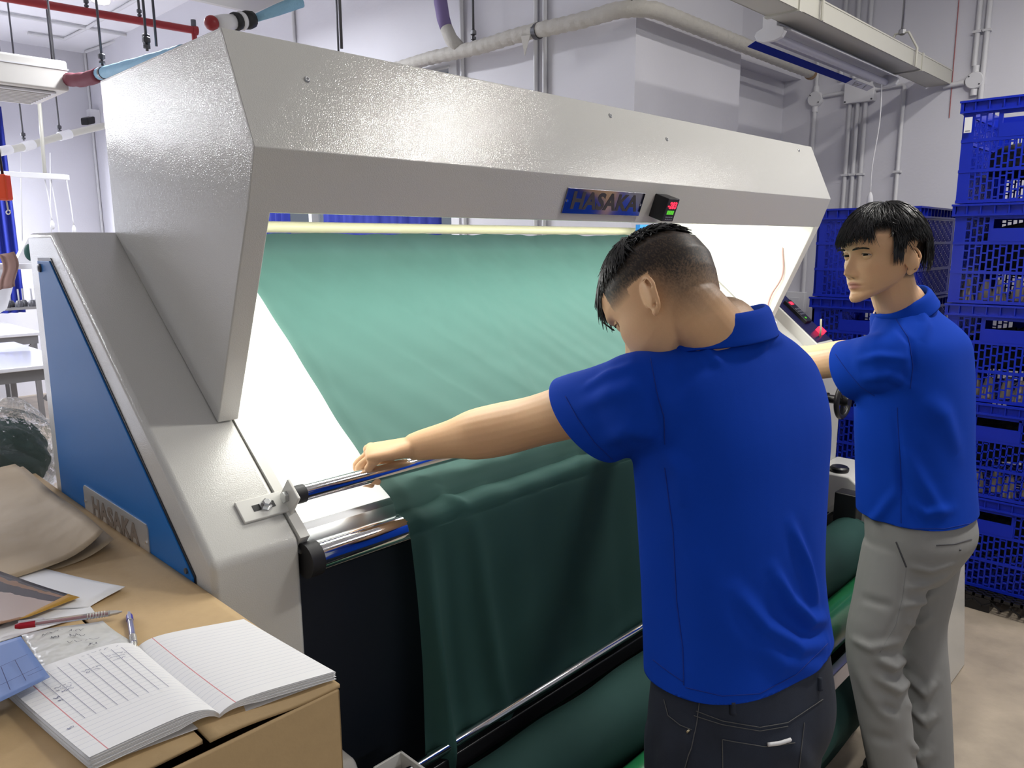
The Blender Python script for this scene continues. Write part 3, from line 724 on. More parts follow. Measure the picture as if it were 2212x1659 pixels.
for i in range(5):
    yc = [-.432, -.425, -.414, -.408, -.402][i]
    tall.append(crate(xs+[.012, 0, .006, 0, 0][i], yc, zb+i*CH, [.012, -.006, .004, 0, .0][i], 'blue plastic crate in the tall stack by the right edge, '+order[i], 'blue crates of the tall stack'))
for i in range(4):
    crate(xs+.02, .176+[0, .004, -.003, 0][i], zb+i*CH, [.01, .02, .014, .02][i], 'blue plastic crate in the stack behind the worker, '+['lowest', 'second from the floor', 'third from the floor', 'topmost'][i], 'blue crates of the stack behind the worker')
# label on the topmost crate
lbl = MB().box(-CD/2-.004, -CD/2-.003, .178, .205, .275, .335).build('sticker', M['paper'], tall[4]); lbl['label'] = 'white sticker'
MB().box(-CD/2-.0045, -CD/2-.004, .183, .200, .280, .284).build('sticker_print', M['zinc'], tall[4])
# odds and ends in some crates
M['spool'] = mat('cone_paper', (.42, .36, .28), .7)
def cone(x, y, z, label, s=1):
    o = MB().lathe([(.030*s, 0), (.012*s, .085*s), (.010*s, .085*s)], (0, 0, 0), (0, 0, 1), 14).build('thread_cone', M['spool'], auto=50); o.location = (x, y, z)
    return tag(o, label, 'cone', 'thread cones in the crates')
k = 0
for lev in (2, 1, 3):
    for j in range(6):
        k += 1
        cone(xs-.25+.05*(j % 2), -.25-.058*j, zb+lev*CH+.011, 'pale thread cone, %s from left, in tall stack crate %s' % (['first', 'second', 'third', 'fourth', 'fifth', 'sixth'][j], {1: 'second from the floor', 2: 'in the middle', 3: 'second from top'}[lev]))
# black pallets
def pallet(y0, y1, label):
    e = empty('pallet', label, 'pallet', 'plastic pallets', loc=(2.93, y0, 0))
    w = y1-y0; t = MB()
    for i in range(26): t.box(.0+i*.027, .010+i*.027, 0, w, .060, .072)
    for i in range(16): t.box(0, .70, i*(w-.010)/15, i*(w-.010)/15+.010, .058, .072)
    t.build('grid_deck', M['black'], e)
    for i in range(3):
        for j in range(3): MB().box(.0+i*.30, .09+i*.30, j*(w-.09)/2, j*(w-.09)/2+.09, 0, .058).build('pallet_foot', M['black'], e)
    s = MB()
    for i in range(15): s.obox((-.002, .02+i*(w-.04)/14, .035), (1, 0, 0), (0, 1, .6 if i % 2 else -.6), (0, -.6 if i % 2 else .6, 1), .003, .022, .003)
    s.build('edge_truss', M['black'], e)
# assumed dark goods, added to darken the gaps of the tall stack
M['goods'] = mat('dark_goods', (.010, .010, .013), .9, bump=(20, .4))
for lev in range(5):
    h_ = [.30, .30, .27, .32, .24][lev]
    def gf(u, v, h_=h_, lev=lev):
        t = 2*PI*u; q_ = math.copysign(abs(math.sin(t))**.5, math.sin(t)); r_ = math.copysign(abs(math.cos(t))**.5, math.cos(t)); k = min(1, v*6)*(1 if v < .8 else max(0.02, (1-v)/.2)**.5)
        return (xs+.05+.21*r_*k, -.41+.175*q_*k, zb+lev*CH+.104+(h_-.10)*v+.012*math.sin(7*u*PI+lev))
    o = MB().grid(gf, 32, 12).build('goods_bundle', M['goods'], smooth=True); o['label'] = 'assumed dark goods added to darken the '+order[lev]+' crate of the tall stack'; o['category'] = 'goods'; o['group'] = 'goods in the tall stack'
pallet(-.70, -.17, 'low black plastic grid pallet under the tall crate stack')
pallet(-.10, .44, 'low black plastic grid pallet under the crates behind the worker')

# ------------------------------------------------------------ cardboard box and papers
bx = empty('cardboard_box', 'large cardboard box standing against the blue side panel', 'box', loc=(-.45, .2, 0))
BXI = Matrix.Translation((.45, -.2, 0))
def bp_(o): 
    if o.parent is bx: o.matrix_parent_inverse = BXI
    return o
bx0, bx1, by0, by1, bz = -.80, -.128, -.362, .95, .997
sh = MB().box(bx0, bx1, by0, by0+.006, 0, bz-.002).box(bx0, bx1, by1-.006, by1, 0, bz-.002).box(bx0, bx0+.006, by0, by1, 0, bz-.002).box(bx1-.006, bx1, by0, by1, 0, bz-.002)
bp_(sh.build('box_wall', M['cardboard'], bx, bevel=.003))
def flap(name, x0, x1, lift0, lift1, y0, y1):
    def top(u, v):
        x = x0+(x1-x0)*u; y = y0+(y1-y0)*v
        return (x, y, bz+.001+(lift0*(1-u)+lift1*u)*(1-v)**2+.0015*math.sin(u*7+v*5))
    o = MB().grid(top, 14, 24).build(name, M['cardboard'], bx, smooth=True); s = o.modifiers.new('thick', 'SOLIDIFY'); s.thickness = .005; s.offset = -1
    bp_(o)
flap('top_flap', -.293, bx1+.001, .011, .001, by0+.002, by1)
flap('top_flap', bx0, -.297, .004, .006, by0+.012, by1)
ZT = bz+.002
# kraft paper sheets
def kraft(k, dx, dz, label):
    def fn(u, v):
        x = -.62+(.45+dx)*u; y = .30+.05*k*0+.62*v
        y2 = y-(.02+.01*k)*math.sin(u*3)
        edge = max(0, (u-.80)/.20)
        z = ZT+.006+dz+.012*math.sin(u*6+v*4+k)*math.sin(v*5+1)*.5+.03*edge**2*(1-v)*(.6+k*.2)+.022*v
        x -= .010*edge**2*(1-v)
        return (x, y2, z)
    o = MB().grid(fn, 30, 30).build('kraft_sheet', M['kraft'], smooth=True); s = o.modifiers.new('thick', 'SOLIDIFY'); s.thickness = .0009
    tag(o, label, 'paper', 'brown kraft sheets on the box')
kraft(0, .012, .000, 'brown kraft paper sheet with curled edge, lower of two')
kraft(1, -.004, .009, 'brown kraft paper sheet with curled edge, upper of two')

def sheet(name, corners, mt, label, cat, z0=.0, bumpy=.003, n=14, thick=.0005, seed=0, group=None, curl=0):
    """corners: 4 (x,y) in order"""
    c = [at(p[0], p[1], 'z', ZT+z0+bumpy/2)[:2] for p in corners]
    def fn(u, v):
        p = (c[0]*(1-u)+c[1]*u)*(1-v)+(c[3]*(1-u)+c[2]*u)*v
        z = ZT+z0+bumpy*(.5+.5*math.sin(u*5+seed)*math.cos(v*4+seed*2))+curl*u**3*v
        return (p[0], p[1], z)
    o = MB().grid(fn, n, n, uv=True).build(name, mt, smooth=True); s = o.modifiers.new('thick', 'SOLIDIFY'); s.thickness = thick; s.offset = -1
    return tag(o, label, cat, group)
def xy(u, v, z=1.004):
    return (u, v)
# procedural print for the photo sheet
def print_mat():
    m_ = mat('magazine_print', (.5, .4, .35), .25); nt = m_.node_tree; b = nt.nodes['Principled BSDF']
    uv = nt.nodes.new('ShaderNodeUVMap'); sep = nt.nodes.new('ShaderNodeSeparateXYZ'); nt.links.new(uv.outputs[0], sep.inputs[0])
    nz = nt.nodes.new('ShaderNodeTexNoise'); nz.inputs['Scale'].default_value = 9; nt.links.new(uv.outputs[0], nz.inputs['Vector'])
    ad = nt.nodes.new('ShaderNodeMath'); ad.operation = 'MULTIPLY_ADD'; ad.inputs[1].default_value = .10; nt.links.new(nz.outputs['Fac'], ad.inputs[0]); nt.links.new(sep.outputs['Y'], ad.inputs[2])
    cr = nt.nodes.new('ShaderNodeValToRGB'); cr.color_ramp.interpolation = 'CONSTANT'; el = cr.color_ramp.elements
    el[0].position = 0; el[0].color = (.30, .17, .10, 1); el[1].position = .14; el[1].color = (.42, .33, .29, 1)
    for p, c in ((.74, (.04, .03, .03, 1)), (.90, (.24, .13, .07, 1)), (.96, (.05, .04, .04, 1))):
        q = el.new(p); q.color = c
    nt.links.new(ad.outputs[0], cr.inputs[0])
    c2 = nt.nodes.new('ShaderNodeValToRGB'); c2.color_ramp.interpolation = 'CONSTANT'; e2 = c2.color_ramp.elements
    e2[0].position = 0; e2[0].color = (0, 0, 0, 1); e2[1].position = .90; e2[1].color = (1, 1, 1, 1)
    nt.links.new(sep.outputs['X'], c2.inputs[0])
    mx = nt.nodes.new('ShaderNodeMix'); mx.data_type = 'RGBA'; nt.links.new(c2.outputs[0], mx.inputs[0]); nt.links.new(cr.outputs[0], mx.inputs[6]); mx.inputs[7].default_value = (.45, .25, .04, 1)
    nt.links.new(mx.outputs[2], b.inputs['Base Color']); return m_
sheet('poster_sheet', [xy(-170, 1330), xy(190, 1313), xy(270, 1266), xy(-60, 1190)], M['paper'], 'large white sheet of paper with a printed photograph on it', 'paper', .004, .006, seed=1)
sheet('printed_photo', [xy(-160, 1395), xy(60, 1333), xy(172, 1290), xy(-60, 1215)], print_mat(), 'brown and black printed photograph lying on the white sheet', 'print', .0125, .003, seed=1.3)
M['bluepaper'] = mat('blue_paper', (.14, .22, .47), .55)
M['bluepaper2'] = mat('blue_paper_dark', (.10, .16, .36), .55)
sheet('blue_slip', [xy(-150, 1450), xy(60, 1370), xy(205, 1310), xy(60, 1315)], M['bluepaper2'], 'blue printed slip peeking out under the white sheet', 'paper', .003, .002, seed=2)
sheet('folded_strip', [xy(-200, 1450), xy(60, 1320), xy(188, 1303), xy(205, 1322)], M['paper'], 'narrow white paper strip between the photo sheet and the blue slip', 'paper', .0055, .002, seed=2.6)
bag = sheet('paper_bag', [xy(110, 1482), xy(300, 1402), xy(222, 1338), xy(46, 1372)], mat('bag_paper', (.62, .62, .60), .3, bump=(30, .3)), 'crinkled pale paper bag with handwriting beside the pens', 'bag', .006, .006, seed=3.1)
sheet('blue_slip', [xy(-120, 1575), xy(108, 1462), xy(45, 1375), xy(-160, 1440)], M['bluepaper'], 'blue ruled form lying over the notebook corner', 'paper', .030, .002, seed=4)
# printed lines on the blue form
pm = MB()
def stroke(mb, p, q, w=.0006, z=0): 
    p, q = V(*p), V(*q); d = unit(q-p); s = np.cross(d, V(0, 0, 1))*w
    mb.add([p-s, q-s, q+s, p+s], [(0, 1, 2, 3)])
def zpt(u, v, z): return at(u, v, 'z', z)
for (a, b) in (((0, 1440), (60, 1413)), ((0, 1480), (84, 1440)), ((22, 1490), (2, 1440)), ((56, 1470), (32, 1425)), ((60, 1460), (92, 1446))):
    stroke(pm, zpt(*a, ZT+.0335), zpt(*b, ZT+.0335), .0004)
tag(pm.build('form_ruling', mat('ink_navy', (.02, .03, .12), .6)), 'dark ruled lines printed on the blue form', 'print')
def squiggle(mb, u0, v0, u1, v1, z, amp, n, seed, w=.0004):
    r = random.Random(seed); prev = None
    for i in range(n+1):
        t = i/n; p = zpt(u0+(u1-u0)*t+r.uniform(-2, 2), v0+(v1-v0)*t+r.uniform(-amp, amp), z)
        if prev is not None and r.random() > .18: stroke(mb, prev, p, w)
        prev = p
ik = MB()
for i, (a, b, c, d) in enumerate(((90, 1372, 135, 1357), (150, 1362, 180, 1360), (150, 1372, 182, 1371), (110, 1378, 128, 1374), (140, 1388, 215, 1376), (190, 1392, 210, 1388))):
    squiggle(ik, a, b, c, d, ZT+.0130, 3, 14, i)
tag(ik.build('bag_handwriting', mat('ink_grey', (.12, .12, .14), .6)), 'small grey handwriting on the pale paper bag', 'writing')

# pens
def pen(p0, p1, mats, label, clear):
    e = empty('ballpoint_pen', label, 'pen', 'ballpoint pens', loc=tuple(p0))
    d = unit(V(*p1)-V(*p0)); Ln = np.linalg.norm(V(*p1)-V(*p0)); O = V(0, 0, 0)
    MB().tube([O+d*Ln*.16, O+d*Ln*.88], .0042, 12).build('barrel', mats[0], e, auto=50)
    MB().tube([O+d*Ln*.86, O+d*Ln*.95, O+d*Ln], [.0042, .003, .0008], 12).build('tip', mats[2], e, auto=50)
    MB().tube([O-d*.002, O+d*Ln*.03, O+d*Ln*.17], [.0030, .0046, .0047], 12).build('cap', mats[1], e, auto=50)
    MB().tube([O+d*Ln*.1, O+d*Ln*.9], .0014, 8).build('refill', mats[1], e)
    s = unit(np.cross(d, V(0, 0, 1)))
    MB().obox(d*Ln*.14+V(0, 0, .0065), d, s, (0, 0, 1), Ln*.12, .0018, .0007).build('clip', mats[0] if clear else mats[1], e)
    g = MB()
    for i in range(7): g.torus(d*Ln*(.66+.028*i), d, .0043, .0007, 12, 5)
    g.build('grip_ring', mats[2], e, smooth=True)
M['clear'] = mat('clear_plastic', (.80, .80, .84), .1, trans=.75)
M['penred'] = mat('pen_red', (.45, .01, .03), .3); M['penblue'] = mat('pen_blue', (.03, .03, .42), .3); M['pensilver'] = mat('pen_silver', (.6, .58, .55), .3, .6)
a = zpt(36, 1353, ZT+.020); b = zpt(264, 1321, ZT+.013)
pen(a, b, [M['clear'], M['penred'], M['pensilver']], 'clear red ballpoint pen lying across the papers', True)
a = zpt(279, 1329, ZT+.007); b = zpt(291, 1402, ZT+.012)
pen(a, b, [M['clear'], M['penblue'], M['pensilver']], 'clear blue ballpoint pen propped against the notebook', True)

# ------------------------------------------------------------ open notebook
def page_mat():
    m_ = mat('ruled_page', (.80, .80, .81), .6); nt = m_.node_tree; b = nt.nodes['Principled BSDF']
    uv = nt.nodes.new('ShaderNodeUVMap'); sep = nt.nodes.new('ShaderNodeSeparateXYZ'); nt.links.new(uv.outputs[0], sep.inputs[0])
    def band(sock, freq, width, lo, hi):
        mu = nt.nodes.new('ShaderNodeMath'); mu.operation = 'MULTIPLY'; mu.inputs[1].default_value = freq; nt.links.new(sock, mu.inputs[0])
        fr_ = nt.nodes.new('ShaderNodeMath'); fr_.operation = 'FRACT'; nt.links.new(mu.outputs[0], fr_.inputs[0])
        lt = nt.nodes.new('ShaderNodeMath'); lt.operation = 'LESS_THAN'; lt.inputs[1].default_value = width; nt.links.new(fr_.outputs[0], lt.inputs[0])
        g1 = nt.nodes.new('ShaderNodeMath'); g1.operation = 'GREATER_THAN'; g1.inputs[1].default_value = lo; nt.links.new(sock, g1.inputs[0])
        l1 = nt.nodes.new('ShaderNodeMath'); l1.operation = 'LESS_THAN'; l1.inputs[1].default_value = hi; nt.links.new(sock, l1.inputs[0])
        a_ = nt.nodes.new('ShaderNodeMath'); a_.operation = 'MULTIPLY'; nt.links.new(lt.outputs[0], a_.inputs[0]); nt.links.new(g1.outputs[0], a_.inputs[1])
        c_ = nt.nodes.new('ShaderNodeMath'); c_.operation = 'MULTIPLY'; nt.links.new(a_.outputs[0], c_.inputs[0]); nt.links.new(l1.outputs[0], c_.inputs[1]); return c_.outputs[0]
    ln_ = band(sep.outputs['Y'], 24, .05, .08, .93)
    mg = band(sep.outputs['X'], 1, .138, .130, .5)
    mx = nt.nodes.new('ShaderNodeMix'); mx.data_type = 'RGBA'; mx.inputs[6].default_value = (.80, .80, .81, 1); mx.inputs[7].default_value = (.50, .52, .60, 1); nt.links.new(ln_, mx.inputs[0])
    m2 = nt.nodes.new('ShaderNodeMix'); m2.data_type = 'RGBA'; m2.inputs[7].default_value = (.62, .22, .24, 1); nt.links.new(mx.outputs[2], m2.inputs[6]); nt.links.new(mg, m2.inputs[0])
    nt.links.new(m2.outputs[2], b.inputs['Base Color']); return m_
M['page'] = page_mat()
nb = empty('notebook', 'open ruled notebook with red margins on the cardboard box', 'notebook', loc=(-.27, -.22, ZT))
NBI = Matrix.Translation((.27, .22, -ZT))
sp0 = V(-.272, -.096); sp1 = V(-.270, -.335)       # spine top and bottom
rt0 = V(-.140, -.136); rt1 = V(-.1285, -.352)      # right page outer corners
lt0 = V(-.425, -.075); lt1 = V(-.400, -.318)       # left page outer corners
def pagefn(s0, s1, o0, o1, h, off, right):
    def fn(u, v):       # u: left->right of the page as printed, v: bottom -> top
        uu = u if right else 1-u
        s = s1*(1-v)+s0*v; o = o1*(1-v)+o0*v
        p = s*(1-uu)+o*uu
        z = ZT+.0035+.009*(1-v)**2*(1-.7*uu if right else 1-.3*uu)+h*(.25+.75*(1-math.exp(-uu*9)))*(1-.45*uu)-off*(.35+.65*min(1, uu*3))
        return (p[0], p[1], z)
    return fn
def block(name, s0, s1, o0, o1, h, right):
    # stack of leaves: top leaf is the printed page, lower leaves show at the edges
    top = MB().grid(pagefn(s0, s1, o0, o1, h, 0, right), 24, 12, uv=True).build('page', M['page'], nb, smooth=True); top.matrix_parent_inverse = NBI
    lay = MB(); nl = 9
    for k in range(1, nl+1):
        e_ = .0008*math.sin(k*2.3)
        f_ = pagefn(s0, s1, o0+V(e_, e_), o1+V(e_*2, -e_), h, k*(h*.62)/nl, right)
        lay.grid(f_, 24, 12)
    lo = lay.build('page_stack', M['paper'], nb, smooth=True); lo.matrix_parent_inverse = NBI
    s = lo.modifiers.new('thick', 'SOLIDIFY'); s.thickness = .0007
block('right', sp0, sp1, rt0, rt1, .017, True)
block('left', sp0, sp1, lt0, lt1, .024, False)
cv = MB().grid(lambda u, v: tuple(list((lt1*(1-u)+rt1*u)*(1-v)+(lt0*(1-u)+rt0*u)*v)+[ZT+.0012+.009*(1-v)**2*(.9-.6*u)+.0015]), 10, 4).build('cover', M['paper'], nb, smooth=True); cv.matrix_parent_inverse = NBI
ik = MB(); lf = pagefn(sp0, sp1, lt0, lt1, .024, 0, False)
def lp(u, v):
    p = lf(u, v); return V(p[0], p[1], p[2]+.0006)
def page_squig(u0, u1, v0, amp, n, seed):
    r = random.Random(seed); prev = None
    for i in range(n+1):
        p = lp(u0+(u1-u0)*i/n+r.uniform(-.004, .004), v0+r.uniform(-amp, amp))
        if prev is not None and r.random() > .2: stroke(ik, prev, p, .0003)
        prev = p
for i, (u0, u1, v0) in enumerate(((.22, .34, .72), (.22, .33, .69), (.24, .32, .66), (.46, .60, .79), (.47, .58, .76), (.68, .84, .86), (.68, .82, .83), (.70, .80, .80), (.16, .20, .62), (.16, .20, .585), (.55, .85, .955), (.05, .1, .30))):
    page_squig(u0, u1, v0, .009, 16, i)
for uu in (.20, .28, .36, .44, .52, .60, .68, .76, .84):
    for j in range(12): stroke(ik, lp(uu+.002*j/12, .93-.05*j), lp(uu+.002*(j+1)/12, .93-.05*(j+1)), .00022)
hw_ = ik.build('handwriting', mat('ink_blue', (.10, .11, .22), .6), nb); hw_.matrix_parent_inverse = NBI
# ------------------------------------------------------------ far hall on the left
def dpt(u, v, d): return dep(u, v, d)
# ceiling-hung air conditioner by the left edge
ac0 = dep(148, 165, 4.0)
e = empty('air_conditioner', 'white ceiling-hung air conditioner at the left edge', 'air conditioner', 'ceiling air conditioners', loc=tuple(ac0))
MB().prism([(0, -.075), (0, .075), (.62, .11), (.68, .05), (.55, -.075)], 'x', -1.25, 0).build('casing', M['acwhite'], e, bevel=.012)
MB().prism([(-.004, .028), (-.004, .034), (.62, .075), (.62, .07)], 'x', -1.252, .002).build('seam', M['pvc'], e)
MB().box(-1.2, -.05, .05, .50, -.088, -.076).build('air_outlet', M['pvc'], e, bevel=.005)
gl = MB()
for i in range(9): gl.box(-1.18, -.07, .08+i*.045, .09+i*.045, -.094, -.088)
gl.build('louver', M['acwhite'], e)
for i, (x, y) in enumerate(((.45, 3.62), (.62, 3.9), (.30, 4.1), (.15, 3.62))):
    hanger(x, y, 2.47, ['hanger rod at the front corner of the left air conditioner', 'hanger rod at the rear corner of the left air conditioner', 'hanger rod at the rear of the left air conditioner', 'hanger rod at the left of the left air conditioner'][i], .006, False)
# second unit overhead, cut by the top edge
p2_ = at(560, 36, 'z', 2.62)
e = empty('air_conditioner', 'white ceiling-hung air conditioner cut by the top edge', 'air conditioner', 'ceiling air conditioners', loc=tuple(p2_))
MB().box(-.46, 0, -.75, 0, .0, .24).build('casing', M['acwhite'], e, bevel=.02)
MB().box(-.40, -.06, -.68, -.07, -.008, .002).build('air_outlet', M['trunk'], e, bevel=.003)
hanger(float(p2_[0])-.1, float(p2_[1])-.1, float(p2_[2])+.24, 'hanger rod above the air conditioner at the top edge', .006, False)
# insulated pipe from the unit towards the machine
x0 = float(ac0[0])
a = dep(150, 172, 4.0); 
def onX(u, v): return at(u, v, 'x', x0+.02)
pa, pb, pc_, pd_, pe_ = a, onX(215, 160), onX(345, 108), onX(395, 112), onX(545, 38)
e = empty('insulated_pipe', 'sky blue insulated pipe slanting up from the left air conditioner', 'pipe', loc=tuple(pa))
IV = Matrix.Translation(tuple(-pa))
def ip(o): o.matrix_parent_inverse = IV; return o
rngp = random.Random(2)
seg = [pb+(pd_-pb)*t for t in np.linspace(0, 1, 40)]
ip(MB().tube(seg, [.026+rngp.random()*.003 for _ in seg], 14).build('blue_sleeve', M['skyblue'], e, smooth=True))
ip(MB().tube([pa+(pb-pa)*t+V(0, 0, -.012*math.sin(t*3)) for t in np.linspace(0, 1, 10)], [.030+.006*rngp.random() for _ in range(10)], 12).build('wine_sleeve', M['wine'], e, smooth=True))
ip(MB().tube([pa-(pb-pa)*.12, pa], .028, 12).build('metal_end', M['zinc'], e, auto=50))
ip(MB().tube([pb+(pd_-pb)*.05, pb+(pd_-pb)*.07], .030, 14).build('band', M['rod'], e, auto=50))
hanger(float(pb[0]), float(pb[1])-.05, float(pb[2])+.03, 'hooked hanger rod at the wine red joint of the blue pipe')
q_ = pb+(pc_-pb)*.82; hanger(float(q_[0]), float(q_[1]), float(q_[2])+.03, 'hooked hanger rod halfway along the blue pipe')
e = empty('pipe_joint', 'white pipe joint wrapped in black tape above the hood corner', 'pipe', loc=tuple(pd_))
IV2 = Matrix.Translation(tuple(-pd_))
j0 = at(468, 52, 'x', x0+.05); j1 = at(545, 42, 'x', x0+.22); j2 = at(650, 2, 'x', x0+.42)
jd = j1-j0
for nm, t0, t1, r, mt in (('white_end', 0, .45, .030, M['boxwhite']), ('black_tape', .45, .62, .033, M['rubber']), ('white_band', .62, .74, .034, M['boxwhite']), ('black_tape', .74, 1.0, .033, M['rubber'])):
    o = MB().tube([j0+jd*t0, j0+jd*(t0+t1)/2, j0+jd*t1], [r, r*1.08, r*.95], 14).build(nm, mt, e, smooth=True); o.matrix_parent_inverse = IV2
o = MB().tube([j1, (j1+j2)/2, j2], [.014, .022, .026], 12).build('blue_sleeve', M['skyblue'], e, smooth=True); o.matrix_parent_inverse = IV2
o = MB().sphere(j0+V(-.02, 0, 0), .028).build('elbow', M['red'], e, smooth=True); o.matrix_parent_inverse = IV2
# red sprinkler pipe
r0 = at(40, 0, 'z', 3.05); r1 = at(422, 66, 'z', 3.05)
r0 = r1+(r0-r1)*1.3
e = empty('sprinkler_pipe', 'dark red sprinkler pipe under the ceiling at top left', 'pipe', loc=tuple(r1))
IV3 = Matrix.Translation(tuple(-r1))
for nm, pth, rr, mt in (('pipe', [r0, r1], .026, M['red']), ('pipe_cap', [r1-unit(r1-r0)*.02, r1+unit(r1-r0)*.015], .031, M['red']), ('drop_stub', [r1-unit(r1-r0)*.01, r1-unit(r1-r0)*.01+V(0, 0, -.10)], .018, M['red']), ('riser', [r1-unit(r1-r0)*.01, r1-unit(r1-r0)*.01+V(0, 0, .07)], .018, M['rod'])):
    o = MB().tube(pth, rr, 14).build(nm, mt, e, auto=50); o.matrix_parent_inverse = IV3
for t, lb in ((.33, 'clamp rod holding the red sprinkler pipe near its capped end'), (.62, 'clamp rod holding the red sprinkler pipe midway')):
    q_ = r1+(r0-r1)*t*.8; hanger(float(q_[0]), float(q_[1]), 3.07, lb, .009)
# loose hanger rods seen against the ceiling
for i, (u, v, d) in enumerate(((318, 110, 3.2), (338, 100, 3.4), (117, 130, 4.4), (738, 105, 3.0))):
    p = dep(u, v, d); hanger(float(p[0]), float(p[1]), float(p[2]), ['thin hanger rod touching the blue pipe, front of a pair', 'thin hanger rod behind the blue pipe, rear of a pair', 'thin hanger rod above the left air conditioner', 'dark hanger rod passing behind the hood'][i], .006, i == 0)
# ceiling conduits
def cc_(pts, label):
    o = MB().tube([at(u, v, 'z', ZC-.02) for u, v in pts], .014, 8).build('ceiling_conduit', M['pvc'], auto=60); tag(o, label, 'conduit', 'ceiling conduits')
cc_([(0, 28), (285, 78)], 'white conduit crossing the ceiling parallel to the red pipe')
cc_([(60, 72), (140, 84), (185, 62), (310, -10)], 'white conduit with a crank on the ceiling')
cc_([(185, 112), (300, 72), (430, 12)], 'white conduit slanting across the ceiling to the right')
cc_([(290, 78), (440, 22), (500, -10)], 'white conduit slanting beside the red pipe end')
p = at(183, 112, 'y', YF-.02)
o = MB().tube([V(p[0], YF-.02, ZC), V(p[0], YF-.02, 1.2)], .014, 8).build('conduit', M['pvc'], auto=60); tag(o, 'white conduit running down the far wall', 'conduit', G)
# low cream pipe on the far side
pts = [dep(u, v, d) for u, v, d in ((-60, 335, 5.2), (10, 325, 5.4), (60, 315, 5.6), (140, 292, 5.9), (225, 272, 6.2))]
e = empty('far_pipe', 'cream pipe with joints crossing the far hall at left', 'pipe', loc=tuple(pts[1])); IV4 = Matrix.Translation(tuple(-pts[1]))
o = MB().tube(spline(pts, 6), .026, 12).build('pipe', M['trunk'], e, smooth=True); o.matrix_parent_inverse = IV4
for k in (1, 2, 3):
    d_ = unit(pts[k+1]-pts[k]); o = MB().tube([pts[k]-d_*.05, pts[k]+d_*.05], .033, 12).build('coupling', M['boxwhite'], e, auto=50); o.matrix_parent_inverse = IV4
hanger(*[float(c) for c in dep(52, 310, 5.6)+V(0, 0, .02)], 'hanger rod on the far cream pipe, left one')
hanger(*[float(c) for c in dep(130, 293, 5.88)+V(0, 0, .02)], 'hanger rod on the far cream pipe, right one')
# security camera on the side wall far behind the machine
p = at(214, 258, 'x', XB)
e = empty('security_camera', 'small black and white security camera left of the hood', 'camera', loc=tuple(p))
MB().box(-.10, 0, -.05, .05, -.06, .09).build('housing', M['boxwhite'], e, bevel=.006)
MB().obox((-.12, -.05, -.03), (1, .8, .35), (-.8, 1, 0), (0, 0, 1), .075, .04, .036).build('camera_body', M['black'], e, bevel=.012)
# hanging white light bar with cords
l0 = dep(-60, 372, 5.0); l1 = dep(145, 383, 5.0)
e = empty('hanging_batten', 'white hanging batten with dangling cords at left', 'lamp', loc=tuple(l1)); IV5 = Matrix.Translation(tuple(-l1))
d_ = unit(l1-l0); s_ = unit(np.cross(d_, V(0, 0, 1)))
o = MB().obox((l0+l1)/2, d_, s_, (0, 0, 1), np.linalg.norm(l1-l0)/2, .03, .017).build('batten', M['boxwhite'], e, bevel=.003); o.matrix_parent_inverse = IV5
for i, (uv, ln) in enumerate((((143, 385), .30), ((97, 388), .26), ((110, 388), .36))):
    q_ = dep(*uv, 5.0); o = MB().tube(spline([q_, q_+V(.01, 0, -ln*.5), q_+V(.015, 0, -ln)], 5), .004, 6).build('cord', M['boxwhite'], e, smooth=True); o.matrix_parent_inverse = IV5
    o = MB().lathe([(.004, 0), (.012, -.02), (.014, -.045), (.004, -.06)], q_+V(.015, 0, -ln), (0, 0, 1), 10).build('switch_pear', M['boxwhite'], e, smooth=True); o.matrix_parent_inverse = IV5
q_ = dep(95, 300, 5.05); o = MB().tube([q_+V(0, 0, .35), dep(97, 378, 5.05)], .012, 8).build('drop_rod', M['trunk'], e, smooth=True); o.matrix_parent_inverse = IV5
for u in (45, 108):
    q_ = dep(u, 330, 5.3); o = MB().tube([q_, dep(u+3, 520, 5.3)], .003, 6).build('cord', M['boxwhite'], e, smooth=True); o.matrix_parent_inverse = IV5
# orange pendant control
p = dep(9, 405, 3.0)
e = empty('pendant_control', 'orange pendant control box hanging at the left edge', 'control', loc=tuple(p))
MB().obox((0, 0, 0), C_R, C_F*V(1, 1, 0), (0, 0, 1), .021, .020, .050).build('housing', M['orange'], e, bevel=.008)
MB().tube([(0, 0, .05), (-.008, .002, .3), (-.012, .004, ZC-p[2])], .005, 8).build('cord', M['black'], e, smooth=True)
MB().tube([(.002, 0, -.05), (.004, 0, -.085)], .003, 6).build('hook_stem', M['trunk'], e)
MB().torus((.004, 0, -.095), C_F, .008, .0025, 16, 6).build('hook', M['pensilver'], e, smooth=True)
# blue curtain strip at far left
def cs(u, v):
    a_ = at(-90, 300, 'y', YF-.5); b_ = at(9, 300, 'y', YF-.5)
    return (a_[0]+(b_[0]-a_[0])*u, YF-.5+.03*math.sin(u*30), .9+1.9*v)
o = MB().grid(cs, 24, 4).build('curtain', M['curtain'], smooth=True); s = o.modifiers.new('thick', 'SOLIDIFY'); s.thickness = .004
tag(o, 'blue curtain strip at the left edge of the far wall', 'curtain', 'window curtains')
struct(MB().box(-1.6, -.30, YF-.02, YF-.001, .9, 2.9).build('window_2', mat('bright_pane', (.85, .88, .95), .3)), 'pale window behind the left curtain')

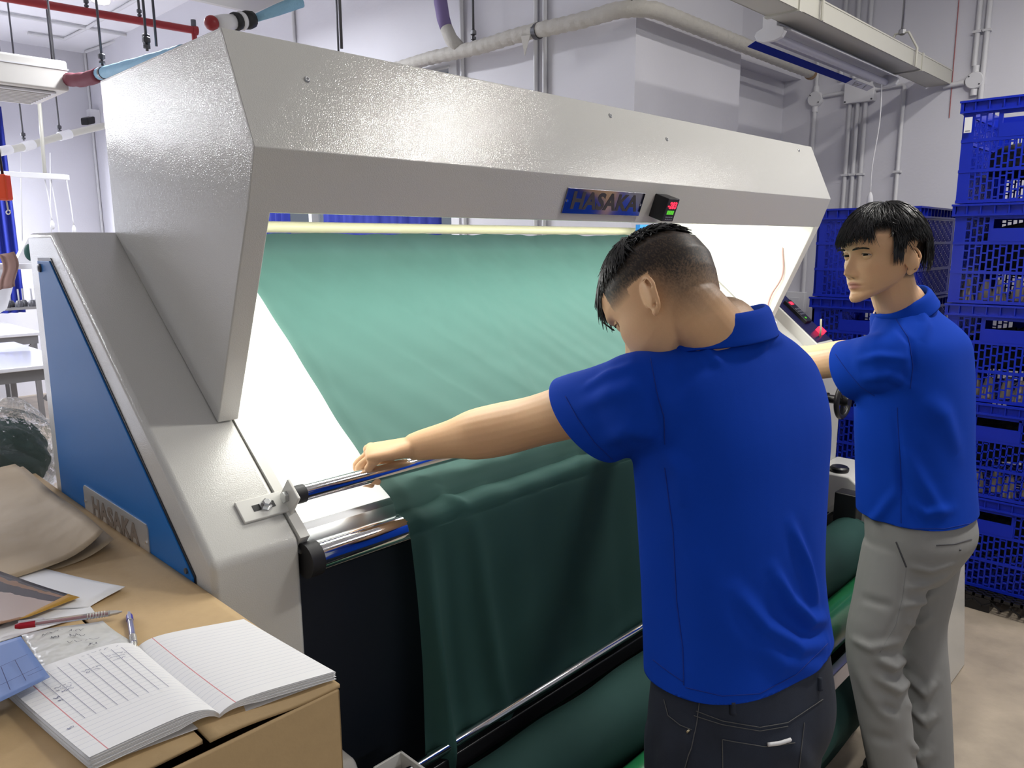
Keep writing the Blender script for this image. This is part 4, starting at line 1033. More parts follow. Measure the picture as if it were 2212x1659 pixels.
# far work tables
def table(cx_, cy_, w, d, h, rz, label):
    e = empty('work_table', label, 'table', 'white work tables', loc=(cx_, cy_, 0)); e.rotation_euler = (0, 0, rz)
    MB().box(-w/2, w/2, -d/2, d/2, h-.028, h).build('table_top', M['tabletop'], e, bevel=.006)
    MB().box(-w/2+.03, w/2-.03, -d/2+.03, -d/2+.055, h-.10, h-.03).build('apron', M['tableleg'], e)
    MB().box(-w/2+.03, w/2-.03, d/2-.055, d/2-.03, h-.10, h-.03).build('apron', M['tableleg'], e)
    for sx in (-1, 1):
        for sy in (-1, 1):
            MB().box(sx*(w/2-.06)-.02, sx*(w/2-.06)+.02, sy*(d/2-.06)-.02, sy*(d/2-.06)+.02, 0, h-.03).build('leg', M['tableleg'], e)
            MB().obox((sx*(w/2-.13), sy*(d/2-.045), h-.16), (sx*.7, 0, .7), (0, 1, 0), (-sx*.7, 0, .7), .10, .012, .012).build('brace', M['tableleg'], e)
    return e
table(-.15, 5.05, 2.2, 1.5, .80, 0, 'glossy white work table farther down the hall')
table(-1.03, 2.45, 1.75, 2.2, .80, 0, 'white work table just behind the cardboard box')
table(.2, 7.0, 2.2, 1.2, .80, 0, 'cream-topped work table at the far end of the hall')
# shelf and spool stand
sx_, sy_ = .62, 6.55
e = empty('spool_stand', 'small steel stand with upright spindles on the far table', 'stand', loc=tuple(dep(48, 668, 6.0)))
MB().box(-.13, .13, -.06, .06, 0, .02).build('stand_base', M['zinc'], e)
for i in range(6):
    MB().tube([(-.11+.044*i, -.03+.06*(i % 2), .02), (-.11+.044*i, -.03+.06*(i % 2), .16)], .006, 8).build('spindle', M['zinc'], e)
    MB().lathe([(.028, 0), (.030, .03), (.018, .05)], (-.11+.044*i, -.03+.06*(i % 2), .02), (0, 0, 1), 12).build('spool', M['rod'], e, auto=50)
p = dep(30, 575, 5.5)
e = empty('wall_shelf', 'white shelf with a draped scrap at far left', 'shelf', loc=tuple(p))
MB().box(-.5, .12, -.12, .18, -.02, .02).build('shelf_board', M['boxwhite'], e, bevel=.004)
MB().prism([(-.4, -.02), (.02, -.02), (-.08, -.30), (-.4, -.50)], 'y', -.02, .02).build('shelf_bracket', M['boxwhite'], e)
MB().prism([(.0, .02), (.12, .02), (.14, .22), (.10, .20)], 'y', -.04, .04).build('side_gusset', M['boxwhite'], e)
p = dep(18, 572, 5.35)
o = MB().grid(lambda u, v: (p[0]-.06+.10*u+.02*math.sin(v*5), p[1]-.03+.02*math.sin(u*9), p[2]+.07-.24*v+.02*u), 8, 10).build('cloth_scrap', mat('scrap_brown', (.20, .12, .10), .8), smooth=True)
s = o.modifiers.new('thick', 'SOLIDIFY'); s.thickness = .01; tag(o, 'brown and red cloth scrap hanging over the far shelf', 'cloth')
p = dep(66, 545, 5.3)
o = MB().sphere(p, (.04, .04, .06), 14, 9).build('fabric_scrap', M['fabric'], smooth=True); tag(o, 'dark green scrap beside the far shelf', 'cloth')

# plastic bag of green fabric on the near table
M['film'] = mat('plastic_film', (.92, .92, .95), .12, trans=.9, alpha=.55, ior=1.3, bump=(25, .9, 4))
bc = dep(18, 985, 1.95)
e = empty('plastic_bag', 'crinkled clear plastic bag of dark green fabric at the left edge', 'bag', loc=tuple(bc))
def blob(sx, sy, sz, amp, seed, nu=48, nv=32, sharp=1.0):
    r = random.Random(seed); ph = [(r.uniform(2, 7), r.uniform(2, 7), r.uniform(2, 7), r.uniform(0, 6)) for _ in range(7)]
    mb = MB().sphere((0, 0, 0), 1, nu, nv)
    out = []
    for p_ in mb.v:
        p_ = V(*p_); n_ = sum(abs(math.sin(p_[0]*a_+p_[1]*b_+p_[2]*c_+d_))-.6 for a_, b_, c_, d_ in ph)/4
        q_ = p_*(1+amp*n_); q_[2] = max(q_[2], -.75)
        out.append((q_[0]*sx, q_[1]*sy, q_[2]*sz))
    mb.v = out; return mb
blob(.115, .16, .135, .30, 3).build('film', M['film'], e, smooth=False)
blob(.085, .12, .095, .22, 8).build('folded_fabric', M['fabric'], e, smooth=True)
# ------------------------------------------------------------ people: helpers
def merge_remesh(parts, voxel, smooth=4, name='body', factor=.5):
    """union of closed shapes -> one continuous surface"""
    mb = MB()
    for v, f in parts: mb.add(v, f)
    me = mb.mesh(name+'_tmp'); o = bpy.data.objects.new(name+'_tmp', me); COL.objects.link(o)
    r = o.modifiers.new('r', 'REMESH'); r.mode = 'VOXEL'; r.voxel_size = voxel; r.use_smooth_shade = True
    s = o.modifiers.new('s', 'SMOOTH'); s.iterations = smooth; s.factor = factor
    dg = bpy.context.evaluated_depsgraph_get()
    res = bpy.data.meshes.new_from_object(o.evaluated_get(dg), depsgraph=dg); res.name = name
    bpy.data.objects.remove(o); bpy.data.meshes.remove(me); res.materials.clear()
    return res
def get_co(me):
    a = np.zeros(len(me.vertices)*3); me.vertices.foreach_get('co', a); return a.reshape(-1, 3)
def get_no(me):
    a = np.zeros(len(me.vertices)*3); me.vertices.foreach_get('normal', a); return a.reshape(-1, 3)
def set_co(me, co): me.vertices.foreach_set('co', co.ravel()); me.update()
def set_tint(me, col):
    a = me.color_attributes.new('tint', 'FLOAT_COLOR', 'POINT'); c = np.ones((len(col), 4)); c[:, :3] = col; a.data.foreach_set('color', c.ravel())
def seg_dist(co, a, b):
    d = b-a; t = np.clip(((co-a)@d)/(d@d+1e-12), 0, 1); return np.linalg.norm(co-(a+t[:, None]*d), axis=1), t
from mathutils.bvhtree import BVHTree
def surf_pts(me, uvs, step=8):
    """points of the garment surface that face the camera along a traced line"""
    bv = me if isinstance(me, BVHTree) else BVHTree.FromPolygons([v_.co for v_ in me.vertices], [p_.vertices for p_ in me.polygons])
    pts = []; nos = []
    for i in range(len(uvs)-1):
        for k in range(step+(i == len(uvs)-2)):
            t = k/step; u = uvs[i][0]*(1-t)+uvs[i+1][0]*t; v = uvs[i][1]*(1-t)+uvs[i+1][1]*t
            d = (u-W_/2)/FPX*C_R-(v-H_/2)/FPX*C_U+C_F; h = bv.ray_cast(Vector(CAM), Vector(unit(d)))
            if h[0] is not None: pts.append(np.array(h[0])); nos.append(np.array(h[1]))
    return pts, nos
def folds(me, fl):
    """fl: list of (traced line, width, amplitude): ridges (+) and valleys (-) along the surface"""
    bv = BVHTree.FromPolygons([v_.co for v_ in me.vertices], [p_.vertices for p_ in me.polygons])
    fl = [(surf_pts(bv, uv, 3)[0], w, a_) for uv, w, a_ in fl]; fl = [q_ for q_ in fl if len(q_[0]) > 2]
    co = get_co(me); no = get_no(me); disp = np.zeros(len(co))
    for pts, w, amp in fl:
        pts = [np.asarray(p, float) for p in pts]; best = np.full(len(co), 1e9); tt = np.zeros(len(co)); n = len(pts)-1
        for i in range(n):
            d, t = seg_dist(co, pts[i], pts[i+1]); k = d < best; best[k] = d[k]; tt[k] = (i+t[k])/n
        fade = np.sin(np.clip(tt, 0.02, .98)*PI)**.6
        disp += 1.5*(amp*np.exp(-(best/w)**2)*fade-.35*amp*np.exp(-(best/(w*2.2))**2)*fade)
    set_co(me, co+no*disp[:, None])
def ring_loft(rings, n=40):
    """rings: (center, right, fwd, half width, front depth, back depth[, exponent])"""
    v = []; f = []
    for r in rings:
        c, rt, fw, a, bf, bb = r[:6]; p = r[6] if len(r) > 6 else 2.4
        for j in range(n):
            t = 2*PI*j/n; s_, c_ = math.sin(t), math.cos(t)
            x = a*math.copysign(abs(s_)**(2/p), s_); y = (bf if c_ > 0 else bb)*math.copysign(abs(c_)**(2/p), c_)
            v.append(np.asarray(c)+np.asarray(rt)*x+np.asarray(fw)*y)
    k = len(rings)
    for i in range(k-1):
        for j in range(n): f.append((i*n+j, i*n+(j+1) % n, (i+1)*n+(j+1) % n, (i+1)*n+j))
    f.append(tuple(range(n-1, -1, -1))); f.append(tuple((k-1)*n+j for j in range(n)))
    return v, f
def interp_rings(keys, m=5):
    """smooth interpolation between key rings given as flat arrays"""
    arr = [np.concatenate([np.asarray(k[0]), np.asarray(k[1]), np.asarray(k[2]), [k[3], k[4], k[5], k[6] if len(k) > 6 else 2.4]]) for k in keys]
    out = []
    for q_ in spline(arr, m): out.append((q_[:3], unit(q_[3:6]), unit(q_[6:9]), q_[9], q_[10], q_[11], q_[12]))
    return out
def limb(path, radii, n=20, m=5, hint=None):
    arr = [np.concatenate([np.asarray(p), np.atleast_1d(r) if np.ndim(r) else [r, r]]) for p, r in zip(path, radii)]
    sp_ = spline(arr, m)
    v, f = tube_data([s_[:3] for s_ in sp_], [(s_[3], s_[4]) for s_ in sp_], n, True, 1.0, hint)
    return v, f
def ball(c, r, M_=None, nu=20, nv=14):
    mb = MB().sphere(c, r, nu, nv, M=M_); return mb.v, mb.f
def axes(az, pit=0.0, rol=0.0):
    fw = V(math.sin(az)*math.cos(pit), math.cos(az)*math.cos(pit), -math.sin(pit)); r = V(math.cos(az), -math.sin(az), 0); u = np.cross(r, fw)
    c, s = math.cos(rol), math.sin(rol); return np.stack([c*r+s*u, fw, -s*r+c*u], 1)

def lerp_tab(tab, z):
    zs = [t[0] for t in tab]; return np.interp(z, zs, [t[1] for t in tab])
YF_T = [(-.116, .070), (-.110, .080), (-.100, .083), (-.088, .077), (-.078, .080), (-.066, .083), (-.052, .083), (-.03, .083), (-.005, .082), (.012, .087), (.022, .091), (.045, .091), (.065, .083), (.085, .064), (.1, .044), (.11, .024), (.115, 0.004)]
YB_T = [(-.116, .045), (-.10, .050), (-.07, .066), (-.04, .084), (0, .098), (.03, .104), (.06, .099), (.085, .078), (.1, .055), (.11, .030), (.115, .004)]
W_T = [(-.116, .030), (-.108, .040), (-.095, .050), (-.075, .0585), (-.05, .0645), (-.02, .0695), (.01, .0735), (.04, .0765), (.065, .0725), (.085, .058), (.1, .041), (.11, .023), (.115, .004)]
def head_parts(c, R, s=1.0, ears=True):
    """closed head surface with nose, lips, brows and ears; c = centre at eye level"""
    nz, nt = 120, 144; v = []; f = []
    zs = np.concatenate([np.linspace(-.116, .1, nz-16), .1+.015*np.sin(np.linspace(0, PI/2, 17))[1:]])
    for z in zs:
        yf, yb, w = lerp_tab(YF_T, z), lerp_tab(YB_T, z), lerp_tab(W_T, z)
        pf = np.interp(z, [-.116, -.09, -.05, .02, .08], [1.75, 1.9, 2.1, 2.35, 2.1])
        tilt = np.interp(z, [-.116, -.03], [.072, 0.0])
        for j in range(nt):
            t = 2*PI*j/nt; s_, c_ = math.sin(t), math.cos(t); p = pf if c_ > 0 else 2.15
            x = w*math.copysign(abs(s_)**(2/p), s_); y = (yf if c_ > 0 else yb)*math.copysign(abs(c_)**(2/p), c_)
            zz = z+tilt*(0.075-y)/.15
            if c_ > 0:
                ax = abs(x); g = lambda a, wa, b, wb: math.exp(-((ax-a)/wa)**2-((zz-b)/wb)**2)
                # nose
                if -.058 < zz < .02:
                    k = np.interp(zz, [-.056, -.051, -.044, -.034, -.015, .0, .015], [0, .010, .0245, .0225, .0130, .0055, 0]); wn = np.interp(zz, [-.05, -.04, -.02, .01], [.0105, .0095, .0070, .0075])
                    y += k*math.exp(-(ax/wn)**2)
                y += .0085*g(.0135, .0065, -.0455, .0075)
                y -= .0105*g(.032, .018, .001, .0115)
                y += .0035*g(.030, .022, .020, .008)
                y += .0035*g(.048, .018, -.026, .018)
                y += .0050*math.exp(-(x/.021)**2-((zz+.0665)/.0045)**2)+.0060*math.exp(-(x/.018)**2-((zz+.0775)/.0052)**2)-.0045*math.exp(-(x/.022)**2-((zz+.0718)/.0020)**2)
                y -= .0020*math.exp(-(x/.004)**2-((zz+.059)/.006)**2)
                y += .0035*math.exp(-(x/.018)**2-((zz+.101)/.010)**2)
                y -= .0030*math.exp(-(x/.022)**2-((zz+.088)/.005)**2)
            v.append(c+R@(V(x, y, zz)*s))
    for i in range(nz-1):
        for j in range(nt): f.append((i*nt+j, i*nt+(j+1) % nt, (i+1)*nt+(j+1) % nt, (i+1)*nt+j))
    f.append(tuple(range(nt-1, -1, -1))); f.append(tuple((nz-1)*nt+j for j in range(nt)))
    parts = [(v, f)]
    if ears:
        for sd in (-1, 1):
            eo = V(sd*.0705, -.012, -.016); ex = unit(V(sd*.58, -.82, .10)); ez = unit(V(0, -.16, 1)); ez = unit(ez-ex*(ez@ex)); en = np.cross(ex, ez)*sd
            # rim curve (helix) and bowl
            rim = []
            for t in np.linspace(-.75, 1.22, 16)*PI:
                rr = .020 if math.cos(t) > 0 else .012
                rim.append(eo+ex*(.010+rr*math.cos(t)*(1.0-.25*(math.sin(t) < 0)))+ez*(.030*math.sin(t))+en*.003)
            vv, ff = tube_data([c+R@(q_*s) for q_ in rim], [.0036*s]*16, 8); parts.append((vv, ff))
            disc = MB().sphere((0, 0, 0), 1, 18, 10).v; mbf = MB().sphere((0, 0, 0), 1, 18, 10).f
            parts.append(([c+R@((eo+ex*(.009+.016*d[0])+ez*(.026*d[1])+en*(-.0035+.0038*d[2]))*s) for d in disc], mbf))
            parts.append(([c+R@((eo+ex*(.004+.008*d[0])+ez*(-.029+.008*d[1])+en*(.0045*d[2]))*s) for d in disc], mbf))
            # anti-helix ridge
            ah = [eo+ex*(.016-.004*t*t)+ez*(.018-.036*(t+1)/2)+en*.004 for t in np.linspace(-1, 1, 7)]
            vv, ff = tube_data([c+R@(q_*s) for q_ in ah], [.0030*s]*7, 8); parts.append((vv, ff))
    return parts
def to_local(co, c, R, s=1.0): return ((co-c)@R)/s

def skin_tint(co, head, skin, lip, hairfn, extra=None):
    """skin and hair colours: lips, stubble, cropped hair; nostril shade painted in"""
    c, R, s = head; l = to_local(co, c, R, s); col = np.tile(np.array(skin), (len(co), 1))
    r = np.random.RandomState(3)
    col *= 1+.03*(r.rand(len(co), 1)-.5)
    near = np.linalg.norm(l, axis=1) < .2
    lx, ly, lz = l[:, 0], l[:, 1], l[:, 2]
    face = near & (ly > .04)
    k = np.where(face, np.clip(1.4-((lx/.0245)**2+((lz+.0722)/.0105)**2)*1.2, 0, 1), 0)[:, None]; col = col*(1-k)+np.array(lip)*k
    k = np.where(near, np.exp(-((np.abs(lx)-.04)/.02)**2-((lz+.035)/.02)**2)*(ly > .03)*.18, 0)[:, None]; col = col*(1-k)+col*np.array([1.05, .78, .74])*k
    k = np.where(face, .85*np.exp(-((np.abs(lx)-.0080)/.0034)**2-((lz+.0535)/.0022)**2), 0)[:, None]; col = col*(1-k)+np.array([.06, .02, .015])*k  # nostril hollows: their shade is painted into the tint
    h = hairfn(lx, ly, lz)*near; h = 1-(1-h)**2.2; h = np.clip(h*(1+.25*(r.rand(len(h))-.5)), 0, .985); h = h[:, None]; col = col*(1-h)+np.array([.012, .011, .011])*h
    return np.clip(col, 0, 1)

def hair_clumps(c, R, s, specs, ell=((0, -.006, .0), (.080, .104, .121)), name='hair', parent=None, mt=None):
    """specs: list of (theta, phi0, phi1, drift, lift0, lift1, width, lean): strands combed over the skull"""
    ec, er = V(*ell[0]), V(*ell[1]); mb = MB()
    for (th, p0, p1, drift, l0, l1, w, lean) in specs:
        path = []; rad = []
        m_ = 6
        for i in range(m_+1):
            t = i/m_; ph = p0+(p1-p0)*t; a = th+drift*t*t
            d = V(math.sin(ph)*math.sin(a), math.sin(ph)*math.cos(a), math.cos(ph))
            lf = l0+(l1-l0)*t
            q_ = ec+d*er*(1+lf/.1)+V(0, 0, -lean*t*t)
            path.append(c+R@(q_*s)); rad.append((w*(.75+.5*math.sin(PI*min(1, t*1.1)))*(1-t**3)+.0003)*s)
        v, f = tube_data(path, [(r_, r_*.5) for r_ in rad], 4, True, 1, hint=R@V(0, .2, 1)); mb.add(v, f)
    return mb.build(name, mt, parent, smooth=True)

def collar(name, parent, mt, c, up, fw, ra, rb, h, fall, a0=-2.6, a1=2.6, spread=.02):
    """folded polo collar around the neck: stand, fold and fall"""
    up = unit(up); fw = unit(fw-up*(fw@up)); rt = np.cross(fw, up); n = 44
    prof_ = [(0.0, -.012, 0), (.001, h*.5, 0), (.003, h, 0), (.008, h+.003, 0), (.014, h-.004, .2), (spread, h-fall*.6, .7), (spread+.006, h-fall, 1)]
    v = []; f = []
    for i in range(n+1):
        t = a0+(a1-a0)*i/n; k = abs(t)/PI      # t = 0 at the back
        d = -fw*math.cos(t)*rb+rt*math.sin(t)*ra; du = unit(d)
        drop = -.030*max(0, k-.35)/.65
        for (o_, hh, q_) in prof_:
            v.append(np.asarray(c)+d+du*o_+up*(hh+drop-.018*q_*max(0, k-.45)))
    m_ = len(prof_)
    for i in range(n):
        for j in range(m_-1): f.append((i*m_+j, (i+1)*m_+j, (i+1)*m_+j+1, i*m_+j+1))
    o = MB().add(v, f).build(name, mt, parent, smooth=True)
    s = o.modifiers.new('thick', 'SOLIDIFY'); s.thickness = .0028; s.offset = 0
    ss = o.modifiers.new('sub', 'SUBSURF'); ss.levels = 1; ss.render_levels = 1
    return o
def cut_open(me, planes):
    """open the garment at its hems: planes = (point, outward normal, radius of effect)"""
    bm = bmesh.new(); bm.from_mesh(me)
    for pl_ in planes:
        p = Vector(pl_[0]); n_ = Vector(unit(pl_[1])); rad = pl_[2]; ax = Vector(pl_[3]) if len(pl_) > 3 else None
        fs = [f_ for f_ in bm.faces if (f_.calc_center_median()-p).length < rad]
        if ax is not None:      # stay with the sleeve, spare the body of the shirt
            fs = [f_ for f_ in fs if ((f_.calc_center_median()-p)-ax*((f_.calc_center_median()-p).dot(ax))).length < .10 and (f_.calc_center_median()-p).dot(ax) > -.075]
        es = {e_ for f_ in fs for e_ in f_.edges}; vsx = {v_ for f_ in fs for v_ in f_.verts}
        bmesh.ops.bisect_plane(bm, geom=list(vsx)+list(es)+fs, plane_co=p, plane_no=n_, clear_outer=True, dist=1e-5)
    bm.to_mesh(me); bm.free(); me.polygons.foreach_set('use_smooth', [True]*len(me.polygons))
def garment(name, me, mt, parent, thick=.0022):
    o = link(name, me, mt, parent); s = o.modifiers.new('thick', 'SOLIDIFY'); s.thickness = thick; s.offset = 0
    return o
def finger(base, d0, d1, d2, l, r):
    """three phalanges along unit directions d0,d1,d2"""
    a = base; b = a+unit(d0)*l[0]; c = b+unit(d1)*l[1]; d = c+unit(d2)*l[2]
    return limb([a, (a+b)/2, b, (b+c)/2, c, (c+d)/2, d, d+unit(d2)*r*.35], [r*1.1, r*1.0, r*1.06, r*.94, r*.98, r*.9, r*.78, r*.35], 12, 3)
# ------------------------------------------------------------ people: shared materials
M['skin'] = attr_mat('skin', .48, .12, bump=(700, .06))
M['hair'] = mat('hair_black', (.012, .012, .013), .34, spec=.6)
M['shirt'] = mat('shirt_blue', (.0030, .047, .42), .85, spec=.15, noise=(9, .06), bump=(1400, .25))
M['jeans'] = mat('jeans_dark', (.015, .021, .038), .8, noise=(14, .55), bump=(1200, .4))
M['seam'] = mat('jeans_seam', (.10, .10, .10), .8)
M['chino'] = mat('trousers_grey', (.26, .26, .255), .8, noise=(10, .05), bump=(1300, .25))
M['shoe'] = mat('shoe_dark', (.02, .02, .025), .5)
M['eyewhite'] = mat('eye_white', (.62, .60, .57), .25); M['iris'] = mat('iris_dark', (.012, .008, .006), .5, spec=.1)
M['brow'] = mat('brow_hair', (.016, .014, .013), .7)

def leg_parts(hip, knee, ankle, r_hip, r_knee, r_ank):
    mid = (hip+knee)/2; cal = knee*.6+ankle*.4
    return limb([hip+V(0, 0, .05), hip, mid, knee, cal, ankle, ankle+V(0, 0, -.02)], [r_hip*.9, r_hip, (r_hip+r_knee)/2*1.02, r_knee, r_knee*.96, r_ank, r_ank*.98], 24, 5)
def shoe(parent, ankle, az):
    R = axes(az); c = V(ankle[0], ankle[1], 0)
    mb = MB(); rings = []
    for y, w, h in ((-.085, .028, .055), (-.07, .036, .075), (-.02, .038, .085), (.04, .043, .07), (.10, .047, .05), (.15, .042, .036), (.175, .022, .025)):
        rings.append((c+R@V(0, y, h/2), R@V(1, 0, 0), V(0, 0, 1), w, h/2, h/2, 2.6))
    v, f = ring_loft(rings, 18); mb.add(v, f); return mb.build('shoe', M['shoe'], parent, smooth=True)
def face_details(par, c, R, s, look=(0, 0)):
    def P(x, y, z): return c+R@(V(x, y, z)*s)
    for sd in (-1, 1):
        ec = V(sd*.0315, .0640, .0005)
        eb = MB().sphere(P(*ec), .0120*s, 24, 16).build('eye', M['eyewhite'], par, smooth=True)
        d = unit(V(sd*.05+look[0], 1, look[1]))
        ir = MB(); u_ = unit(np.cross(d, V(0, 0, 1))); w_ = np.cross(u_, d); vv = []
        for q_ in (.0001, .0022, .0043, .0064):
            for k in range(20):
                t = 2*PI*k/20; vv.append(P(*(ec+unit(d*.0104+(u_*math.cos(t)+w_*math.sin(t))*q_)*.01222)))
        ir.add(vv, [(j*20+k, j*20+(k+1) % 20, (j+1)*20+(k+1) % 20, (j+1)*20+k) for j in range(3) for k in range(20)]); ir.build('iris', M['iris'], par)
        # lids: shells over the eyeball that leave an almond opening
        for nm, up in (('upper_eyelid', 1), ('lower_eyelid', -1)):
            def fn(u, v, up=up):
                az_ = math.radians(-80+160*u); op = math.cos(math.radians(-90+180*u))**.8
                e0 = math.radians((13 if up > 0 else -10)*op-1.5); e1 = math.radians(75*up); el = e0+(e1-e0)*v
                r_ = .0131+.0016*v
                return tuple(P(*(ec+V(math.sin(az_)*math.cos(el), math.cos(az_)*math.cos(el), math.sin(el))*r_)))
            lo = MB().grid(fn, 18, 6).build(nm, M['skin'], par, smooth=True); set_tint(lo.data, np.tile(np.array(SKIN), (len(lo.data.vertices), 1)))
            sm = lo.modifiers.new('thick', 'SOLIDIFY'); sm.thickness = .0009; sm.offset = 1
        la = []
        for t in np.linspace(-74, 74, 12):
            op = math.cos(math.radians(t*90/80))**.8; el = math.radians(13*op-1.6); a_ = math.radians(t)
            la.append(P(*(ec+V(math.sin(a_)*math.cos(el), math.cos(a_)*math.cos(el), math.sin(el))*.0143)))
        MB().tube(la, [.0003+.0007*math.sin(PI*i/11) for i in range(12)], 6).build('lash_line', M['brow'], par, smooth=True)
        br = MB(); rg = random.Random(5+sd)
        for k in range(90):
            t = rg.random(); x = sd*(.012+.038*t); z = .0135+.0030*math.sin(t*2.6)+rg.uniform(-.0026, .0026)*(1-.5*t); y = .0905-.30*max(0, abs(x)-.012)**1.45*3.2
            a_ = P(x, y+.003, z); b_ = P(x+sd*.007, y+.0028-.0035*t, z+.0018-.004*t)
            br.tube([a_, (a_+b_)/2+R@V(0, .0005, 0), b_], [.0007, .0006, .0002], 4)
        br.build('eyebrow', M['brow'], par, smooth=True)
SKIN = (.71, .435, .245)
LIP = (.46, .20, .15)

# ------------------------------------------------------------ worker nearest the camera
p1 = empty('person', 'man in blue polo shirt and dark jeans, back to the camera, gripping the chrome bar', 'person', 'workers', loc=(.52, -.58, 0))
PI1 = Matrix.Translation((-.52, .58, 0))
def kid1():
    for o in p1.children: o.matrix_parent_inverse = PI1
a1 = math.radians(8); R1 = axes(a1); rt, fw = R1[:, 0], R1[:, 1]
hc = V(.480, -.422, 1.442); HR = axes(math.radians(-9.4), math.radians(40), math.radians(-17)); HS = 1.03
Nb = V(.572, -.484, 1.385)
Ls, Le, Lw = V(.412, -.445, 1.312), V(.395, -.172, 1.208), V(.296, .008, 1.155)
Rs, Re, Rw = V(.770, -.495, 1.30), V(.87, -.25, 1.17), V(.94, -.01, 1.150)
def arm(sh, el, wr, k=1.0):
    d = unit(wr-el); up_ = unit(el-sh)
    return limb([sh-up_*.02, sh+up_*.06, (sh+el)/2, el-up_*.045, el+d*.035, el+d*.09, el*.35+wr*.65, wr-d*.015, wr+d*.004],
                [.040*k, .045*k, (.045*k, .048*k), (.043*k, .047*k), (.046*k, .050*k), (.044*k, .047*k), (.034*k, .036*k), (.0275*k, .0285*k), (.0245*k, .025*k)], 24, 4)
def grip_hand(wr, h, side, bar, k=1.0, thumb=1):
    """hand laid over the bar, fingers curling down behind it; side points to the index finger"""
    h = unit(h); side = unit(side-h*(side@h)); n_ = unit(np.cross(h, side))*1.0
    if n_[2] < 0: n_ = -n_
    dn = -n_; P = []
    P.append(ball(wr, .0270)); K = wr+h*.086*k
    P.append(limb([wr-h*.01, wr+h*.02, wr+h*.05*k, K-h*.004, K+h*.008], [(.029, .021), (.033, .019), (.041, .0165), (.043, .0150), (.040, .012)], 22, 4, hint=side))
    fs = [(.030, .001, .004, (.043, .027, .021), .0090), (.0105, .005, .008, (.047, .030, .022), .0093), (-.0105, .002, .006, (.044, .028, .021), .0088), (-.029, -.008, .001, (.035, .022, .018), .0078)]
    for i, (sx, hx, zx, l, r) in enumerate(fs):
        b = K+side*sx*k+h*hx-n_*(-zx*.6)
        sp_ = side*(.12*(1-i/1.5))
        P.append(ball(b, (r*1.12, r*1.12, r*1.05)))
        P.append(finger(b-h*.012, h*.80+dn*.62+sp_*.5, h*-.05+dn*1.0, h*-.85+dn*.45, [x_*k for x_ in l], r*k))
    tb = wr+h*.022+side*.026*thumb+dn*.004
    P.append(limb([tb-h*.01, tb+h*.022+side*.012+dn*.012, tb+h*.045+side*.010+dn*.034, tb+h*.058-side*.002+dn*.052, tb+h*.062-side*.010+dn*.062], [.015, .0145, .0115, .0105, .006], 14, 4))
    return P
Hh = unit(V(-.78, .60, -.10)); Hs = V(.60, .78, .03)
parts = head_parts(hc, HR, HS)
hb = lambda x, y, z: hc+HR@(V(x, y, z)*HS)
parts.append(limb([hb(0, -.032, .0), hb(0, -.036, -.045), (hb(0, -.028, -.08)+Nb)/2, Nb, Nb+V(.006, -.006, -.06)], [.047, .054, .0585, .066, .080], 28, 5))
parts.append(limb([Nb+V(0, 0, .0), V(.585, -.49, 1.30), V(.56, -.515, 1.13), V(.51, -.57, .85)], [.07, (.10, .08), (.11, .085), (.10, .08)], 24, 4, hint=rt))
parts.append(limb([Ls, (Ls+Nb)/2+V(0, 0, -.03), Nb+V(0, 0, -.05), (Rs+Nb)/2+V(0, 0, -.03), Rs], [.036, .042, .060, .042, .036], 20, 4))
parts += [arm(Ls, Le, Lw, 1.08), arm(Rs, Re, Rw, 1.05)]
parts += grip_hand(Lw, Hh, Hs, None)
parts += grip_hand(Rw, V(.5, .8, -.15), V(-.8, .5, 0), None)
me = merge_remesh(parts, .0022, 4, 'body')
def hair1(lx, ly, lz):
    # clipper fade: skin at the ears, black towards the crown; fringe line at the front
    lvl = lz+.25*np.clip(-ly, 0, .08)-.18*np.clip(ly-.035, 0, .1)
    side = np.clip((lvl-.004)/.038, 0, 1)**1.1
    side = np.where(ly > .052, side*np.clip((lz-.050)/.016, 0, 1), side)
    nape = np.clip((-ly-.01)/.05, 0, 1)*np.clip((lz+.080)/.10, 0, 1)*.80
    stub = .0*((ly > .02) & (lz < -.05) & (lz > -.115))
    ear = (np.abs(lx) > .071) & (lz < .020) & (ly > -.045) & (ly < .01)
    return np.clip(np.maximum(np.maximum(side, nape)*(~ear), stub), 0, .97)
set_tint(me, skin_tint(get_co(me), (hc, HR, HS), SKIN, LIP, hair1))
link('body', me, M['skin'], p1)
face_details(p1, hc, HR, HS, (0, -.4))
# long hair on top, swept forward
rg = random.Random(11); sp_ = []
for k in range(2100):
    th = rg.uniform(-1.75, 1.75)
    p0 = rg.uniform(.02, .75); lim = 1.16+.08*math.cos(th)-.06*abs(math.sin(th)); p1_ = min(p0+rg.uniform(.40, .85), lim+rg.uniform(-.05, .08))
    if p1_ < p0+.1: continue
    sp_.append((th, p0, p1_, rg.uniform(-.12, .22), .004, rg.uniform(.006, .014), rg.uniform(.0014, .0030), rg.uniform(0, .004)))
for k in range(900):
    th = rg.uniform(1.2, 5.08); p0 = rg.uniform(.0, .75); p1_ = p0+rg.uniform(.18, .36)
    if p1_ < 1.0: sp_.append((th, p0, p1_, rg.uniform(-.2, .2), .002, rg.uniform(.004, .010), rg.uniform(.0012, .0024), 0))
for k in range(90):   # fringe hanging over the forehead
    th = rg.uniform(-.85, .75); p0 = rg.uniform(.7, 1.0); sp_.append((th, p0, 1.22+rg.uniform(-.06, .16), rg.uniform(-.05, .1), .006, rg.uniform(.007, .018), rg.uniform(.0008, .0018), rg.uniform(0, .008)))
hair_clumps(hc, HR, HS, sp_, name='hair', parent=p1, mt=M['hair'])
